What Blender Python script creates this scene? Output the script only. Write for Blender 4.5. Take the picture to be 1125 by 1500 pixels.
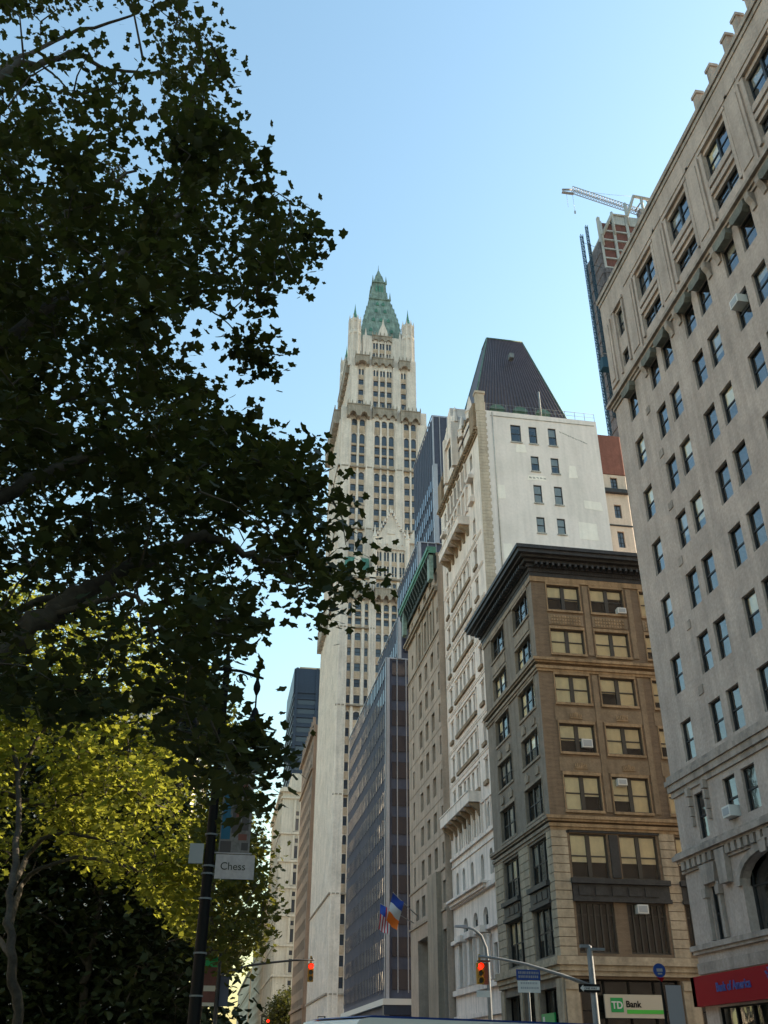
import bpy, math, random
import numpy as np
from mathutils import Vector, Matrix
random.seed(7); RNG = np.random.default_rng(11)
SC = bpy.context.scene
for o in list(bpy.data.objects): bpy.data.objects.remove(o)
COL = SC.collection

# ------------------------------------------------------------------ camera
F_PX, PITCH, YAW, ROLL, CAM_H = 1373.0, math.radians(30.57), math.radians(9.33), math.radians(-0.28), 1.7
FWD = Vector((math.sin(YAW)*math.cos(PITCH), math.cos(YAW)*math.cos(PITCH), math.sin(PITCH)))
R0 = Vector((math.cos(YAW), -math.sin(YAW), 0)); U0 = R0.cross(FWD)
UP = U0*math.cos(ROLL) + R0*math.sin(ROLL); RT = FWD.cross(UP)
cd = bpy.data.cameras.new('camera'); cam = bpy.data.objects.new('camera', cd); COL.objects.link(cam)
cd.sensor_fit = 'VERTICAL'; cd.sensor_height = 36; cd.lens = F_PX*36/1500; cd.clip_start = .1; cd.clip_end = 6000
m = Matrix.Identity(4)
for i in range(3): m[i][0], m[i][1], m[i][2] = RT[i], UP[i], -FWD[i]
m[2][3] = CAM_H
cam.matrix_world = m; SC.camera = cam

def at(u, v, y):
    "point of the world at depth y seen at a pixel of the 1125x1500 photograph (used to lay out trees)"
    d = FWD*F_PX + RT*(u-562.5) - UP*(v-750); t = y/d.y
    return Vector((d.x*t, y, d.z*t + CAM_H))

# ------------------------------------------------------------------ light
SUN_AZ, SUN_EL = math.radians(80), math.radians(21)     # azimuth clockwise from +Y (down the avenue)
SKY_STRENGTH, SUN_STRENGTH, EXPOSURE = 0.1, 4.0, 1.86
W = bpy.data.worlds.new('World'); SC.world = W; W.use_nodes = True
nt = W.node_tree; bg = nt.nodes['Background']
sky = nt.nodes.new('ShaderNodeTexSky'); sky.sky_type = 'NISHITA'; sky.sun_disc = False
sky.sun_elevation = SUN_EL; sky.sun_rotation = SUN_AZ; sky.air_density = 1.8; sky.dust_density = 1.7; sky.ozone_density = 2.0
tint = nt.nodes.new('ShaderNodeMix'); tint.data_type = 'RGBA'; tint.blend_type = 'MULTIPLY'; tint.inputs[0].default_value = 1; tint.inputs[7].default_value = (.9, 1, 1, 1)
nt.links.new(sky.outputs[0], tint.inputs[6]); nt.links.new(tint.outputs[2], bg.inputs[0]); bg.inputs[1].default_value = SKY_STRENGTH
sd = bpy.data.lights.new('sun', 'SUN'); sd.energy = SUN_STRENGTH; sd.angle = math.radians(.5); sd.color = (1, .83, .62)
so = bpy.data.objects.new('sun', sd); COL.objects.link(so)
sv = Vector((math.sin(SUN_AZ)*math.cos(SUN_EL), math.cos(SUN_AZ)*math.cos(SUN_EL), math.sin(SUN_EL)))
so.rotation_euler = sv.to_track_quat('Z', 'Y').to_euler(); so.location = (60, 20, 120)
SC.view_settings.view_transform = 'Standard'; SC.view_settings.look = 'None'
SC.view_settings.exposure = EXPOSURE; SC.view_settings.gamma = 1
SC.render.engine = 'CYCLES'; SC.cycles.max_bounces = 6; SC.cycles.transparent_max_bounces = 12
SC.cycles.diffuse_bounces = 4; SC.cycles.glossy_bounces = 3; SC.cycles.transmission_bounces = 4

# ------------------------------------------------------------------ materials
def new_mat(name):
    m = bpy.data.materials.new(name); m.use_nodes = True
    return m, m.node_tree, m.node_tree.nodes['Principled BSDF']
def surf(name, col, var=.18, scale=.6, streak=.25, bump=.25, bscale=6, rough=.85, metal=0, spec=.3, stretch=(1, 1, 1), course=0, stain=None):
    "weathered matt surface: cloudy mottling, vertical rain streaks, fine grain; course = height of masonry courses"
    m, t, b = new_mat(name); N = t.nodes.new; L = t.links.new
    geo = N('ShaderNodeNewGeometry')
    mp = N('ShaderNodeMapping'); mp.inputs['Scale'].default_value = stretch; L(geo.outputs['Position'], mp.inputs['Vector'])
    n1 = N('ShaderNodeTexNoise'); n1.inputs['Scale'].default_value = scale; n1.inputs['Detail'].default_value = 8; n1.inputs['Roughness'].default_value = .65
    L(mp.outputs[0], n1.inputs['Vector'])
    mp2 = N('ShaderNodeMapping'); mp2.inputs['Scale'].default_value = (1.6, 1.6, .12); L(geo.outputs['Position'], mp2.inputs['Vector'])
    n2 = N('ShaderNodeTexNoise'); n2.inputs['Scale'].default_value = 1.3; n2.inputs['Detail'].default_value = 5; L(mp2.outputs[0], n2.inputs['Vector'])
    n3 = N('ShaderNodeTexNoise'); n3.inputs['Scale'].default_value = bscale; n3.inputs['Detail'].default_value = 6; L(mp.outputs[0], n3.inputs['Vector'])
    r1 = N('ShaderNodeMapRange'); r1.inputs[1].default_value = .3; r1.inputs[2].default_value = .7; r1.inputs[3].default_value = 1-var; r1.inputs[4].default_value = 1+var; L(n1.outputs[0], r1.inputs[0])
    r2 = N('ShaderNodeMapRange'); r2.inputs[1].default_value = .42; r2.inputs[2].default_value = .68; r2.inputs[3].default_value = 1; r2.inputs[4].default_value = 1-streak; L(n2.outputs[0], r2.inputs[0])
    r3 = N('ShaderNodeMapRange'); r3.inputs[1].default_value = .3; r3.inputs[2].default_value = .7; r3.inputs[3].default_value = 1-var*.6; r3.inputs[4].default_value = 1+var*.6; L(n3.outputs[0], r3.inputs[0])
    a = N('ShaderNodeMath'); a.operation = 'MULTIPLY'; L(r1.outputs[0], a.inputs[0]); L(r2.outputs[0], a.inputs[1])
    a2 = N('ShaderNodeMath'); a2.operation = 'MULTIPLY'; L(a.outputs[0], a2.inputs[0]); L(r3.outputs[0], a2.inputs[1])
    last = a2
    if course:
        sx = N('ShaderNodeSeparateXYZ'); L(geo.outputs['Position'], sx.inputs[0])
        d = N('ShaderNodeMath'); d.operation = 'DIVIDE'; d.inputs[1].default_value = course; L(sx.outputs[2], d.inputs[0])
        fr = N('ShaderNodeMath'); fr.operation = 'FRACT'; L(d.outputs[0], fr.inputs[0])
        lt = N('ShaderNodeMath'); lt.operation = 'GREATER_THAN'; lt.inputs[1].default_value = .07; L(fr.outputs[0], lt.inputs[0])
        r4 = N('ShaderNodeMapRange'); r4.inputs[3].default_value = .72; r4.inputs[4].default_value = 1; L(lt.outputs[0], r4.inputs[0])
        a3 = N('ShaderNodeMath'); a3.operation = 'MULTIPLY'; L(last.outputs[0], a3.inputs[0]); L(r4.outputs[0], a3.inputs[1]); last = a3
    mx = N('ShaderNodeMix'); mx.data_type = 'RGBA'; mx.blend_type = 'MULTIPLY'; mx.inputs[0].default_value = 1
    base = N('ShaderNodeRGB'); base.outputs[0].default_value = (*col, 1)
    src = base.outputs[0]
    if stain:
        n5 = N('ShaderNodeTexNoise'); n5.inputs['Scale'].default_value = .35; n5.inputs['Detail'].default_value = 7; L(geo.outputs['Position'], n5.inputs['Vector'])
        r5 = N('ShaderNodeMapRange'); r5.inputs[1].default_value = .45; r5.inputs[2].default_value = .65; L(n5.outputs[0], r5.inputs[0])
        ms = N('ShaderNodeMix'); ms.data_type = 'RGBA'; L(r5.outputs[0], ms.inputs[0]); L(src, ms.inputs[6]); ms.inputs[7].default_value = (*stain, 1); src = ms.outputs[2]
    L(src, mx.inputs[6]); L(last.outputs[0], mx.inputs[7]); L(mx.outputs[2], b.inputs['Base Color'])
    b.inputs['Roughness'].default_value = rough; b.inputs['Metallic'].default_value = metal; b.inputs['Specular IOR Level'].default_value = spec
    if bump:
        bp = N('ShaderNodeBump'); bp.inputs['Strength'].default_value = bump; bp.inputs['Distance'].default_value = .05
        L(n3.outputs[0], bp.inputs['Height']); L(bp.outputs[0], b.inputs['Normal'])
    return m
def glass(name, tint=(.55, .62, .66), wob=.012, ior=1.5, boost=1.6):
    m, t, b = new_mat(name); N = t.nodes.new; L = t.links.new
    t.nodes.remove(b); out = t.nodes['Material Output']
    geo = N('ShaderNodeNewGeometry')
    n = N('ShaderNodeTexNoise'); n.inputs['Scale'].default_value = .9; n.inputs['Detail'].default_value = 1; L(geo.outputs['Position'], n.inputs['Vector'])
    bp = N('ShaderNodeBump'); bp.inputs['Strength'].default_value = 1; bp.inputs['Distance'].default_value = wob*4; L(n.outputs[0], bp.inputs['Height'])
    fr = N('ShaderNodeFresnel'); fr.inputs[0].default_value = ior; L(bp.outputs[0], fr.inputs[1])
    mu = N('ShaderNodeMath'); mu.operation = 'MULTIPLY'; mu.use_clamp = True; mu.inputs[1].default_value = boost; L(fr.outputs[0], mu.inputs[0])
    tr = N('ShaderNodeBsdfTransparent'); tr.inputs[0].default_value = (*tint, 1)
    gl = N('ShaderNodeBsdfGlossy'); gl.inputs['Roughness'].default_value = .03; gl.inputs[0].default_value = (.9, .95, 1, 1); L(bp.outputs[0], gl.inputs['Normal'])
    mx = N('ShaderNodeMixShader'); L(mu.outputs[0], mx.inputs[0]); L(tr.outputs[0], mx.inputs[1]); L(gl.outputs[0], mx.inputs[2]); L(mx.outputs[0], out.inputs[0])
    return m
def dark_glass(name, col, rough=.06, spec=.7, wob=.02):
    m, t, b = new_mat(name); N = t.nodes.new; L = t.links.new
    geo = N('ShaderNodeNewGeometry'); n = N('ShaderNodeTexNoise'); n.inputs['Scale'].default_value = .5; L(geo.outputs['Position'], n.inputs['Vector'])
    bp = N('ShaderNodeBump'); bp.inputs['Strength'].default_value = 1; bp.inputs['Distance'].default_value = wob; L(n.outputs[0], bp.inputs['Height']); L(bp.outputs[0], b.inputs['Normal'])
    b.inputs['Base Color'].default_value = (*col, 1); b.inputs['Roughness'].default_value = rough; b.inputs['Specular IOR Level'].default_value = spec
    return m
def plain(name, col, rough=.6, metal=0, emit=0, spec=.4):
    m, t, b = new_mat(name); b.inputs['Base Color'].default_value = (*col, 1); b.inputs['Roughness'].default_value = rough
    b.inputs['Metallic'].default_value = metal; b.inputs['Specular IOR Level'].default_value = spec
    if emit: b.inputs['Emission Color'].default_value = (*col, 1); b.inputs['Emission Strength'].default_value = emit
    return m
def leaf_mat(name, col, col2, trans, amount=.45, scale=1.2):
    m, t, b = new_mat(name); N = t.nodes.new; L = t.links.new; out = t.nodes['Material Output']
    geo = N('ShaderNodeNewGeometry'); n = N('ShaderNodeTexNoise'); n.inputs['Scale'].default_value = scale; n.inputs['Detail'].default_value = 6; L(geo.outputs['Position'], n.inputs['Vector'])
    r = N('ShaderNodeMapRange'); r.inputs[1].default_value = .35; r.inputs[2].default_value = .65; L(n.outputs[0], r.inputs[0])
    mx = N('ShaderNodeMix'); mx.data_type = 'RGBA'; mx.inputs[6].default_value = (*col, 1); mx.inputs[7].default_value = (*col2, 1); L(r.outputs[0], mx.inputs[0])
    L(mx.outputs[2], b.inputs['Base Color']); b.inputs['Roughness'].default_value = .55; b.inputs['Specular IOR Level'].default_value = .18
    tl = N('ShaderNodeBsdfTranslucent'); tl.inputs[0].default_value = (*trans, 1)
    ms = N('ShaderNodeMixShader'); ms.inputs[0].default_value = amount; L(b.outputs[0], ms.inputs[1]); L(tl.outputs[0], ms.inputs[2]); L(ms.outputs[0], out.inputs[0])
    return m

M = dict(
 lime=surf('grey limestone', (.40, .325, .285), .2, .5, .2, .3, 7, stretch=(1, 1, 1)),
 lime_trim=surf('grey limestone trim', (.33, .275, .24), .18, .8, .35, .3, 7),
 lime_dark=surf('dark limestone soffit', (.15, .15, .13), .3, 1, .3, .3, 9),  # darker limestone for the window hoods
 brick=surf('brown brick', (.175, .122, .083), .22, 1.2, .2, .35, 9, stretch=(1, 1, 5)),
 brick_trim=surf('tan terracotta trim', (.31, .21, .125), .22, 1.5, .35, .3, 7),
 brick_panel=surf('brown terracotta panel', (.22, .158, .105), .2, 1.5, .25, .3, 7),
 east_trim=surf('shaded tan terracotta trim', (.255, .205, .16), .2, 1.5, .3, .3, 7),  # the tan trim again, with the east side's cooler shade in its colour
 brick_stone=surf('rusticated sandstone', (.37, .295, .215), .2, .9, .3, .35, 6),
 brick_east=surf('shaded brown brick', (.20, .165, .135), .2, 1.2, .25, .3, 8),  # cooler shade of the east front set into the brick colour
 iron=surf('dark painted iron', (.035, .034, .036), .3, 2, .2, .2, 8, rough=.55),
 marble=surf('white marble', (.76, .65, .59), .1, .7, .25, .2, 6),
 marble_dark=surf('dark brown marble', (.27, .19, .125), .25, .9, .3, .3, 6),  # darker, browner marble for brackets, aprons and cornice
 stucco=surf('white stucco', (.80, .70, .665), .07, .35, .12, .15, 4, stain=(.68, .60, .565)),
 stucco_patch=surf('newer stucco patch', (.87, .785, .72), .05, .8, .1, .15, 4), stucco_grime=surf('grimy stucco', (.42, .39, .36), .2, 1, .3, .15, 4),
 tan_quoin=surf('tan quoin stone', (.50, .405, .32), .14, .9, .2, .3, 5),
 postal=surf('tan sandstone', (.385, .295, .235), .15, .5, .25, .3, 5),
 postal_trim=surf('tan sandstone moulding', (.31, .245, .19), .15, .5, .3, .3, 5),
 copper=surf('green copper', (.10, .25, .19), .3, .8, .35, .2, 5, rough=.6),
 copper_dark=surf('dark aged copper', (.075, .14, .115), .3, .8, .35, .2, 5, rough=.6),
 copper_pale=surf('pale green copper', (.215, .285, .245), .35, .6, .4, .2, 4, rough=.6),
 soffit=surf('dark green soffit', (.025, .035, .032), .3, 1, .2, .2, 5, rough=.7),  # near-black green for cornice underside and brackets
 tile=surf('dark slate tile', (.062, .046, .054), .2, 1, .1, .1, 5, rough=.5),
 terra=surf('cream terracotta', (.735, .635, .565), .15, .3, .16, .25, 3),
 terra_span=surf('tan terracotta panel', (.52, .385, .28), .2, .6, .2, .25, 3),
 terra_dark=surf('dark terracotta', (.34, .285, .235), .25, .5, .3, .25, 3),  # darker terracotta for canopies and belt courses
 alu=surf('dull aluminium', (.36, .36, .40), .08, .5, .1, .05, 4, rough=.45, metal=.2),
 span=surf('slate spandrel panel', (.078, .085, .125), .15, .15, .15, .05, 2, rough=.6, spec=.2),
 span_blue=surf('dark blue steel', (.022, .035, .065), .15, .1, .1, .05, 2, rough=.4),
 far_stone=surf('pale granite', (.52, .485, .43), .1, .15, .2, .2, 2),
 far_brown=surf('brown office brick', (.19, .15, .125), .12, .2, .25, .2, 2),
 far_tan=surf('distant tan stone', (.46, .38, .285), .12, .1, .2, .1, 1),
 red_brick=surf('red brick', (.20, .08, .06), .15, .8, .15, .2, 5),
 beige=surf('beige stucco', (.52, .43, .36), .08, .5, .15, .15, 4),
 concrete=surf('raw concrete', (.42, .41, .40), .15, .3, .25, .2, 2),
 net=surf('scaffold netting', (.13, .115, .125), .35, .6, .4, .2, 3),
 orange_net=surf('orange safety board', (.17, .068, .055), .25, .5, .3, .1, 3),
 steel_blue=plain('blue steel', (.012, .045, .075), .6, spec=.2),
 steel=plain('pale steel', (.27, .255, .265), .6),
 inside=plain('unlit interior', (.022, .02, .018), .9),
 sash=plain('dark window sash', (.02, .02, .022), .5),
 sash_brown=plain('brown window sash', (.045, .038, .032), .5),
 pane=glass('window glass', (.86, .9, .92), boost=2.2),
 pane_clear=glass('clear window glass', (.97, .98, .98), boost=1.1),
 pane_deep=glass('dark window glass', (.5, .55, .6), boost=2.0),
 curtain=dark_glass('curtain wall glass', (.02, .025, .04)),
 far_pane=dark_glass('distant window glass', (.06, .075, .10), .12, .7),
 blind=surf('cream roller blind', (.86, .76, .53), .06, 1.5, .12, .05, 3),
 blind_grey=surf('grey roller blind', (.44, .42, .375), .08, 1.5, .12, .05, 3),
 bus_white=plain('bus white paint', (.80, .78, .72), .35), cloth_grey=surf('faded banner cloth', (.17, .155, .15), .3, 6, .1, .1, 20), cloth_blue=plain('faded blue print', (.02, .10, .17), .8), cloth_dark=plain('dark print', (.07, .06, .06), .8), cloth_white=surf('grimy white panel', (.42, .38, .39), .12, 8, .2, .05, 20),
 white=plain('white enamel', (.58, .57, .55), .5),
 grey=plain('grey enamel', (.3, .31, .33), .5),
 black=plain('black cast iron', (.005, .005, .006), .6, spec=.15),
 galv=surf('galvanised steel', (.17, .185, .20), .15, 3, .15, .05, 8, rough=.65),
 red_sign=plain('red sign panel', (.23, .002, .008), .55, spec=.12),
 blue_letter=plain('blue sign letters', (.015, .04, .22), .45),
 blue_sign=plain('blue sign enamel', (.01, .045, .20), .45),
 green_sign=plain('green sign panel', (.01, .27, .07), .45),
 lime_sign=plain('lime green stripe', (.06, .42, .05), .45),
 cream_sign=plain('cream sign panel', (.47, .41, .33), .5),
 yellow=plain('yellow signal housing', (.36, .19, .015), .5),
 red_lamp=plain('lit red lens', (1, .003, .001), .4, emit=5),
 dead_lamp=plain('unlit lens', (.02, .02, .015), .3),
 asphalt=surf('asphalt', (.05, .05, .052), .2, .8, 0, .3, 30),
 paving=surf('pavement concrete', (.28, .27, .26), .15, .8, 0, .2, 12),
 city=surf('city ground', (.17, .165, .155), .2, .05, 0, .2, 2),
 lawn=surf('park lawn', (.04, .06, .02), .3, 1, 0, .4, 20),
 twig=surf('dark twig bark', (.05, .042, .032), .3, 3, .1, .3, 12),
 bark=surf('mottled plane bark', (.042, .035, .026), .5, 2.2, .2, .5, 9),
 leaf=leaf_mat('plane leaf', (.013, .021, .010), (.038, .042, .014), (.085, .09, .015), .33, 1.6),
 leaf_lit=leaf_mat('sunlit plane leaf', (.055, .078, .015), (.10, .105, .018), (.31, .325, .04), .52),  # plane leaf with the sunlight set into its colour
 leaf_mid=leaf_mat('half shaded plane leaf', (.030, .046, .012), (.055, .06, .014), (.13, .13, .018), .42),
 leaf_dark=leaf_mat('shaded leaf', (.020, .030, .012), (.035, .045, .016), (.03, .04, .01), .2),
)

# ------------------------------------------------------------------ mesh helpers
class MB:
    def __init__(s): s.v = []; s.f = []; s.mi = []; s.sm = []
    def add(s, vs, fs, m=0, smooth=False):
        b = len(s.v); s.v.extend([tuple(p) for p in vs])
        for f in fs: s.f.append([b+i for i in f]); s.mi.append(m); s.sm.append(smooth)
    def quad(s, a, b, c, d, m=0): s.add([a, b, c, d], [[0, 1, 2, 3]], m)
    def box(s, x0, x1, y0, y1, z0, z1, m=0):
        x0, x1 = min(x0, x1), max(x0, x1); y0, y1 = min(y0, y1), max(y0, y1); z0, z1 = min(z0, z1), max(z0, z1)
        s.add([(x0, y0, z0), (x1, y0, z0), (x1, y1, z0), (x0, y1, z0), (x0, y0, z1), (x1, y0, z1), (x1, y1, z1), (x0, y1, z1)],
              [[0, 3, 2, 1], [4, 5, 6, 7], [0, 1, 5, 4], [1, 2, 6, 5], [2, 3, 7, 6], [3, 0, 4, 7]], m)
    def hexa(s, p, m=0): s.add(p, [[0, 3, 2, 1], [4, 5, 6, 7], [0, 1, 5, 4], [1, 2, 6, 5], [2, 3, 7, 6], [3, 0, 4, 7]], m)
    def frustum(s, c, z0, z1, h0, h1, m=0, hy0=None, hy1=None, c1=None):
        hy0 = h0 if hy0 is None else hy0; hy1 = h1 if hy1 is None else hy1; c1 = c1 or c
        s.hexa([(c[0]-h0, c[1]-hy0, z0), (c[0]+h0, c[1]-hy0, z0), (c[0]+h0, c[1]+hy0, z0), (c[0]-h0, c[1]+hy0, z0),
                (c1[0]-h1, c1[1]-hy1, z1), (c1[0]+h1, c1[1]-hy1, z1), (c1[0]+h1, c1[1]+hy1, z1), (c1[0]-h1, c1[1]+hy1, z1)], m)
    def ring(s, c, prof, n=8, m=0, smooth=False, rot=None):
        "lathe: prof = [(radius, z)...] around a vertical axis at c"
        rot = math.pi/n if rot is None else rot
        vs = [(c[0]+r*math.cos(rot+2*math.pi*i/n), c[1]+r*math.sin(rot+2*math.pi*i/n), c[2]+z) for r, z in prof for i in range(n)]
        fs = [[k*n+i, k*n+(i+1) % n, (k+1)*n+(i+1) % n, (k+1)*n+i] for k in range(len(prof)-1) for i in range(n)]
        fs += [[i for i in range(n)][::-1], [(len(prof)-1)*n+i for i in range(n)]]
        s.add(vs, fs, m, smooth)
    def tube(s, pts, rad, n=8, m=0, smooth=True, caps=True):
        pts = [Vector(p) for p in pts]; k = len(pts)
        rad = rad if isinstance(rad, (list, tuple)) else [rad]*k
        vs = []; ref = Vector((0, 0, 1))
        for i, p in enumerate(pts):
            d = (pts[min(i+1, k-1)]-pts[max(i-1, 0)]).normalized()
            a = d.cross(ref)
            if a.length < .05: a = d.cross(Vector((1, 0, 0)))
            a.normalize(); b = d.cross(a)
            vs += [p+(a*math.cos(2*math.pi*j/n)+b*math.sin(2*math.pi*j/n))*rad[i] for j in range(n)]
        fs = [[i*n+j, i*n+(j+1) % n, (i+1)*n+(j+1) % n, (i+1)*n+j] for i in range(k-1) for j in range(n)]
        if caps: fs += [list(range(n))[::-1], [(k-1)*n+j for j in range(n)]]
        s.add(vs, fs, m, smooth)
    def prism(s, poly, axis, a0, a1, m=0):
        "extrude a 2-D polygon; axis 'x': poly in (y,z), 'y': poly in (x,z), 'z': poly in (x,y)"
        mk = {'x': lambda p, a: (a, p[0], p[1]), 'y': lambda p, a: (p[0], a, p[1]), 'z': lambda p, a: (p[0], p[1], a)}[axis]
        n = len(poly); vs = [mk(p, a0) for p in poly]+[mk(p, a1) for p in poly]
        s.add(vs, [list(range(n)), list(range(n, 2*n))[::-1]]+[[i, (i+1) % n, n+(i+1) % n, n+i] for i in range(n)], m)
    def mesh(s, name, mats):
        me = bpy.data.meshes.new(name); me.from_pydata(s.v, [], s.f)
        me.polygons.foreach_set('material_index', s.mi); me.polygons.foreach_set('use_smooth', s.sm)
        for k in (mats if isinstance(mats, (list, tuple)) else [mats]): me.materials.append(M[k])
        me.update(); return me
    def build(s, name, mats, parent=None, loc=None):
        return link(name, s.mesh(name, mats), parent, loc)
def link(name, data, parent=None, loc=None, rotz=0):
    o = bpy.data.objects.new(name, data); COL.objects.link(o)
    if loc is not None: o.location = loc
    o.rotation_euler = (0, 0, rotz)
    if parent is not None:
        o.parent = parent
        if parent.type == 'EMPTY': o.matrix_parent_inverse = (Matrix.Translation(parent.location) @ Matrix.Rotation(parent.rotation_euler.z, 4, 'Z')).inverted()
    return o
def tag(o, label, cat, group=None, kind=None):
    if label: o['label'] = label
    if cat: o['category'] = cat
    if group: o['group'] = group
    if kind: o['kind'] = kind
    return o
def thing(name, loc, label, cat, group=None):
    o = bpy.data.objects.new(name, None); COL.objects.link(o); o.location = loc; o.empty_display_size = .5
    return tag(o, label, cat, group)
class FR:
    "frame of a facade: 'E' = plane x=c looking to -x, u along y; 'N' = plane y=c looking to -y, u along x; n = distance out of the wall"
    def __init__(s, k, c): s.k = k; s.c = c
    def p(s, u, n, z): return (s.c-n, u, z) if s.k == 'E' else (u, s.c-n, z)
    def rot(s): return -math.pi/2 if s.k == 'E' else 0
    def box(s, mb, u0, u1, n0, n1, z0, z1, m=0):
        a = s.p(u0, n0, z0); b = s.p(u1, n1, z1); mb.box(a[0], b[0], a[1], b[1], a[2], b[2], m)
    def slab(s, mb, uz, n0, n1, m=0):
        "polygon in (u,z) extruded from n0 to n1"
        n = len(uz); vs = [s.p(u, n0, z) for u, z in uz]+[s.p(u, n1, z) for u, z in uz]
        mb.add(vs, [list(range(n)), list(range(n, 2*n))[::-1]]+[[i, (i+1) % n, n+(i+1) % n, n+i] for i in range(n)], m)
    def prof(s, mb, u0, u1, nz, m=0):
        "profile polygon in (n,z) run along the facade"
        n = len(nz); vs = [s.p(u0, a, z) for a, z in nz]+[s.p(u1, a, z) for a, z in nz]
        mb.add(vs, [list(range(n)), list(range(n, 2*n))[::-1]]+[[i, (i+1) % n, n+(i+1) % n, n+i] for i in range(n)], m)
def arc(ua, ub, z0, z1, n=6):
    "points of half an ellipse from (ua,z0) over the crown (mid,z1) to (ub,z0)"
    c = (ua+ub)/2; w = (ub-ua)/2
    return [(c-w*math.cos(math.pi*i/(2*n)), z0+(z1-z0)*math.sin(math.pi*i/(2*n))) for i in range(2*n+1)]
def wall(mb, fr, u0, u1, z0, z1, holes, depth=.3, back=.7, mw=0, mi=1):
    "wall sheet with real openings (ua,ub,za,zb,arch rise), their reveals and a dark room face behind each"
    us = sorted({round(x, 3) for x in [u0, u1]+[h[i] for h in holes for i in (0, 1)] if u0 <= x <= u1})
    zs = sorted({round(x, 3) for x in [z0, z1]+[h[i] for h in holes for i in (2, 3)] if z0 <= x <= z1})
    for j in range(len(zs)-1):
        zc = (zs[j]+zs[j+1])/2; row = [h for h in holes if h[2] < zc < h[3]]
        run = None
        for i in range(len(us)-1):
            uc = (us[i]+us[i+1])/2; inside = any(h[0] < uc < h[1] for h in row)
            if not inside:
                if run is None: run = us[i]
            if (inside or i == len(us)-2) and run is not None:
                e = us[i] if inside else us[i+1]
                mb.quad(fr.p(run, 0, zs[j]), fr.p(e, 0, zs[j]), fr.p(e, 0, zs[j+1]), fr.p(run, 0, zs[j+1]), mw); run = None
    for h in holes:
        ua, ub, za, zb = h[:4]; rise = h[4] if len(h) > 4 else 0; zt = zb-rise
        for a, b in (((ua, za), (ub, za)), ((ua, za), (ua, zt)), ((ub, za), (ub, zt))):
            mb.quad(fr.p(a[0], 0, a[1]), fr.p(b[0], 0, b[1]), fr.p(b[0], -back, b[1]), fr.p(a[0], -back, a[1]), mw)
        if rise:
            pts = arc(ua, ub, zt, zb); k = len(pts)//2
            for i in range(len(pts)-1):
                a, b = pts[i], pts[i+1]; c = (ua, zb) if i < k else (ub, zb)
                mb.add([fr.p(a[0], 0, a[1]), fr.p(b[0], 0, b[1]), fr.p(c[0], 0, c[1])], [[0, 1, 2]], mw)
                mb.quad(fr.p(a[0], 0, a[1]), fr.p(b[0], 0, b[1]), fr.p(b[0], -depth-.05, b[1]), fr.p(a[0], -depth-.05, a[1]), mw)
        mb.quad(fr.p(ua, 0, zb), fr.p(ub, 0, zb), fr.p(ub, -back, zb), fr.p(ua, -back, zb), mw)
        mb.quad(fr.p(ua, -back, za), fr.p(ub, -back, za), fr.p(ub, -back, zb), fr.p(ua, -back, zb), mi)
WIN = {}
def win_meshes(w, h, style):
    key = (round(w, 2), round(h, 2), style['id'])
    if key in WIN: return WIN[key]
    f = style.get('fw', .06); mb = MB(); x0, x1 = -w/2-.03, w/2+.03
    mb.box(x0, -w/2+f, -.05, .06, 0, h); mb.box(w/2-f, x1, -.05, .06, 0, h)
    mb.box(-w/2+f, w/2-f, -.05, .06, 0, f); mb.box(-w/2+f, w/2-f, -.05, .06, h-f, h+.02)
    n = style.get('lights', 1); mw = style.get('mull', .1); xs = [-w/2+w*i/n for i in range(n+1)]
    for x in xs[1:-1]: mb.box(x-mw/2, x+mw/2, -.07, .05, f, h-f)
    for r in style.get('rails', (.5,)):
        for a, b in zip(xs[:-1], xs[1:]):
            mb.box(a+f*.8, b-f*.8, -.035, .045, h*r-.035, h*r+.035)
    if style.get('one'):
        mb.quad((-w/2, 0, 0), (w/2, 0, 0), (w/2, 0, h), (-w/2, 0, h), 1)
        res = (mb.mesh('window', [style['sash'], style['pane']]), None, None)
    else:
        pm = MB(); pm.quad((-w/2+.01, 0, .01), (w/2-.01, 0, .01), (w/2-.01, 0, h-.01), (-w/2+.01, 0, h-.01))
        sm = None
        if style.get('sill'):
            d = style['depth']; q = MB(); q.box(-w/2-.1, w/2+.1, -d-.12, -d+.02, -.16, -.004); q.box(-w/2-.02, w/2+.02, -d+.02, -.06, .002, .03); sm = q.mesh('sill', style['sill'])
        res = (mb.mesh('window', style['sash']), pm.mesh('pane', style['pane']), sm)
    WIN[key] = res; return res
BL = {}
def blind_mesh(w, h, mat):
    k = (round(w, 2), round(h, 2), mat)
    if k not in BL:
        b = MB(); b.box(-w/2, w/2, 0, .02, -h, 0); BL[k] = b.mesh('blind', mat)
    return BL[k]
def windows(parent, fr, rects, style, blinds=None):
    "one window object (> pane, sill, blind) in each opening"
    d = style['depth']; out = []
    for i, h in enumerate(rects):
        w = h[1]-h[0]; hh = h[3]-h[2]
        a, p, s = win_meshes(w, hh, style)
        o = link('window', a, parent, fr.p((h[0]+h[1])/2, -d, h[2]), fr.rot()); out.append(o)
        if p: link('pane', p, o)
        if s: link('sill', s, o)
        if blinds:
            n = style.get('lights', 1)
            for k in range(n):
                q = blinds(i, k)
                if q:
                    bw = w/n-.16; bo = link('blind', blind_mesh(bw, round(hh*q[0], 1), q[1]), o); bo.location = (-w/2+w*(k+.5)/n, .065, hh-.05)
    return out
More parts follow.
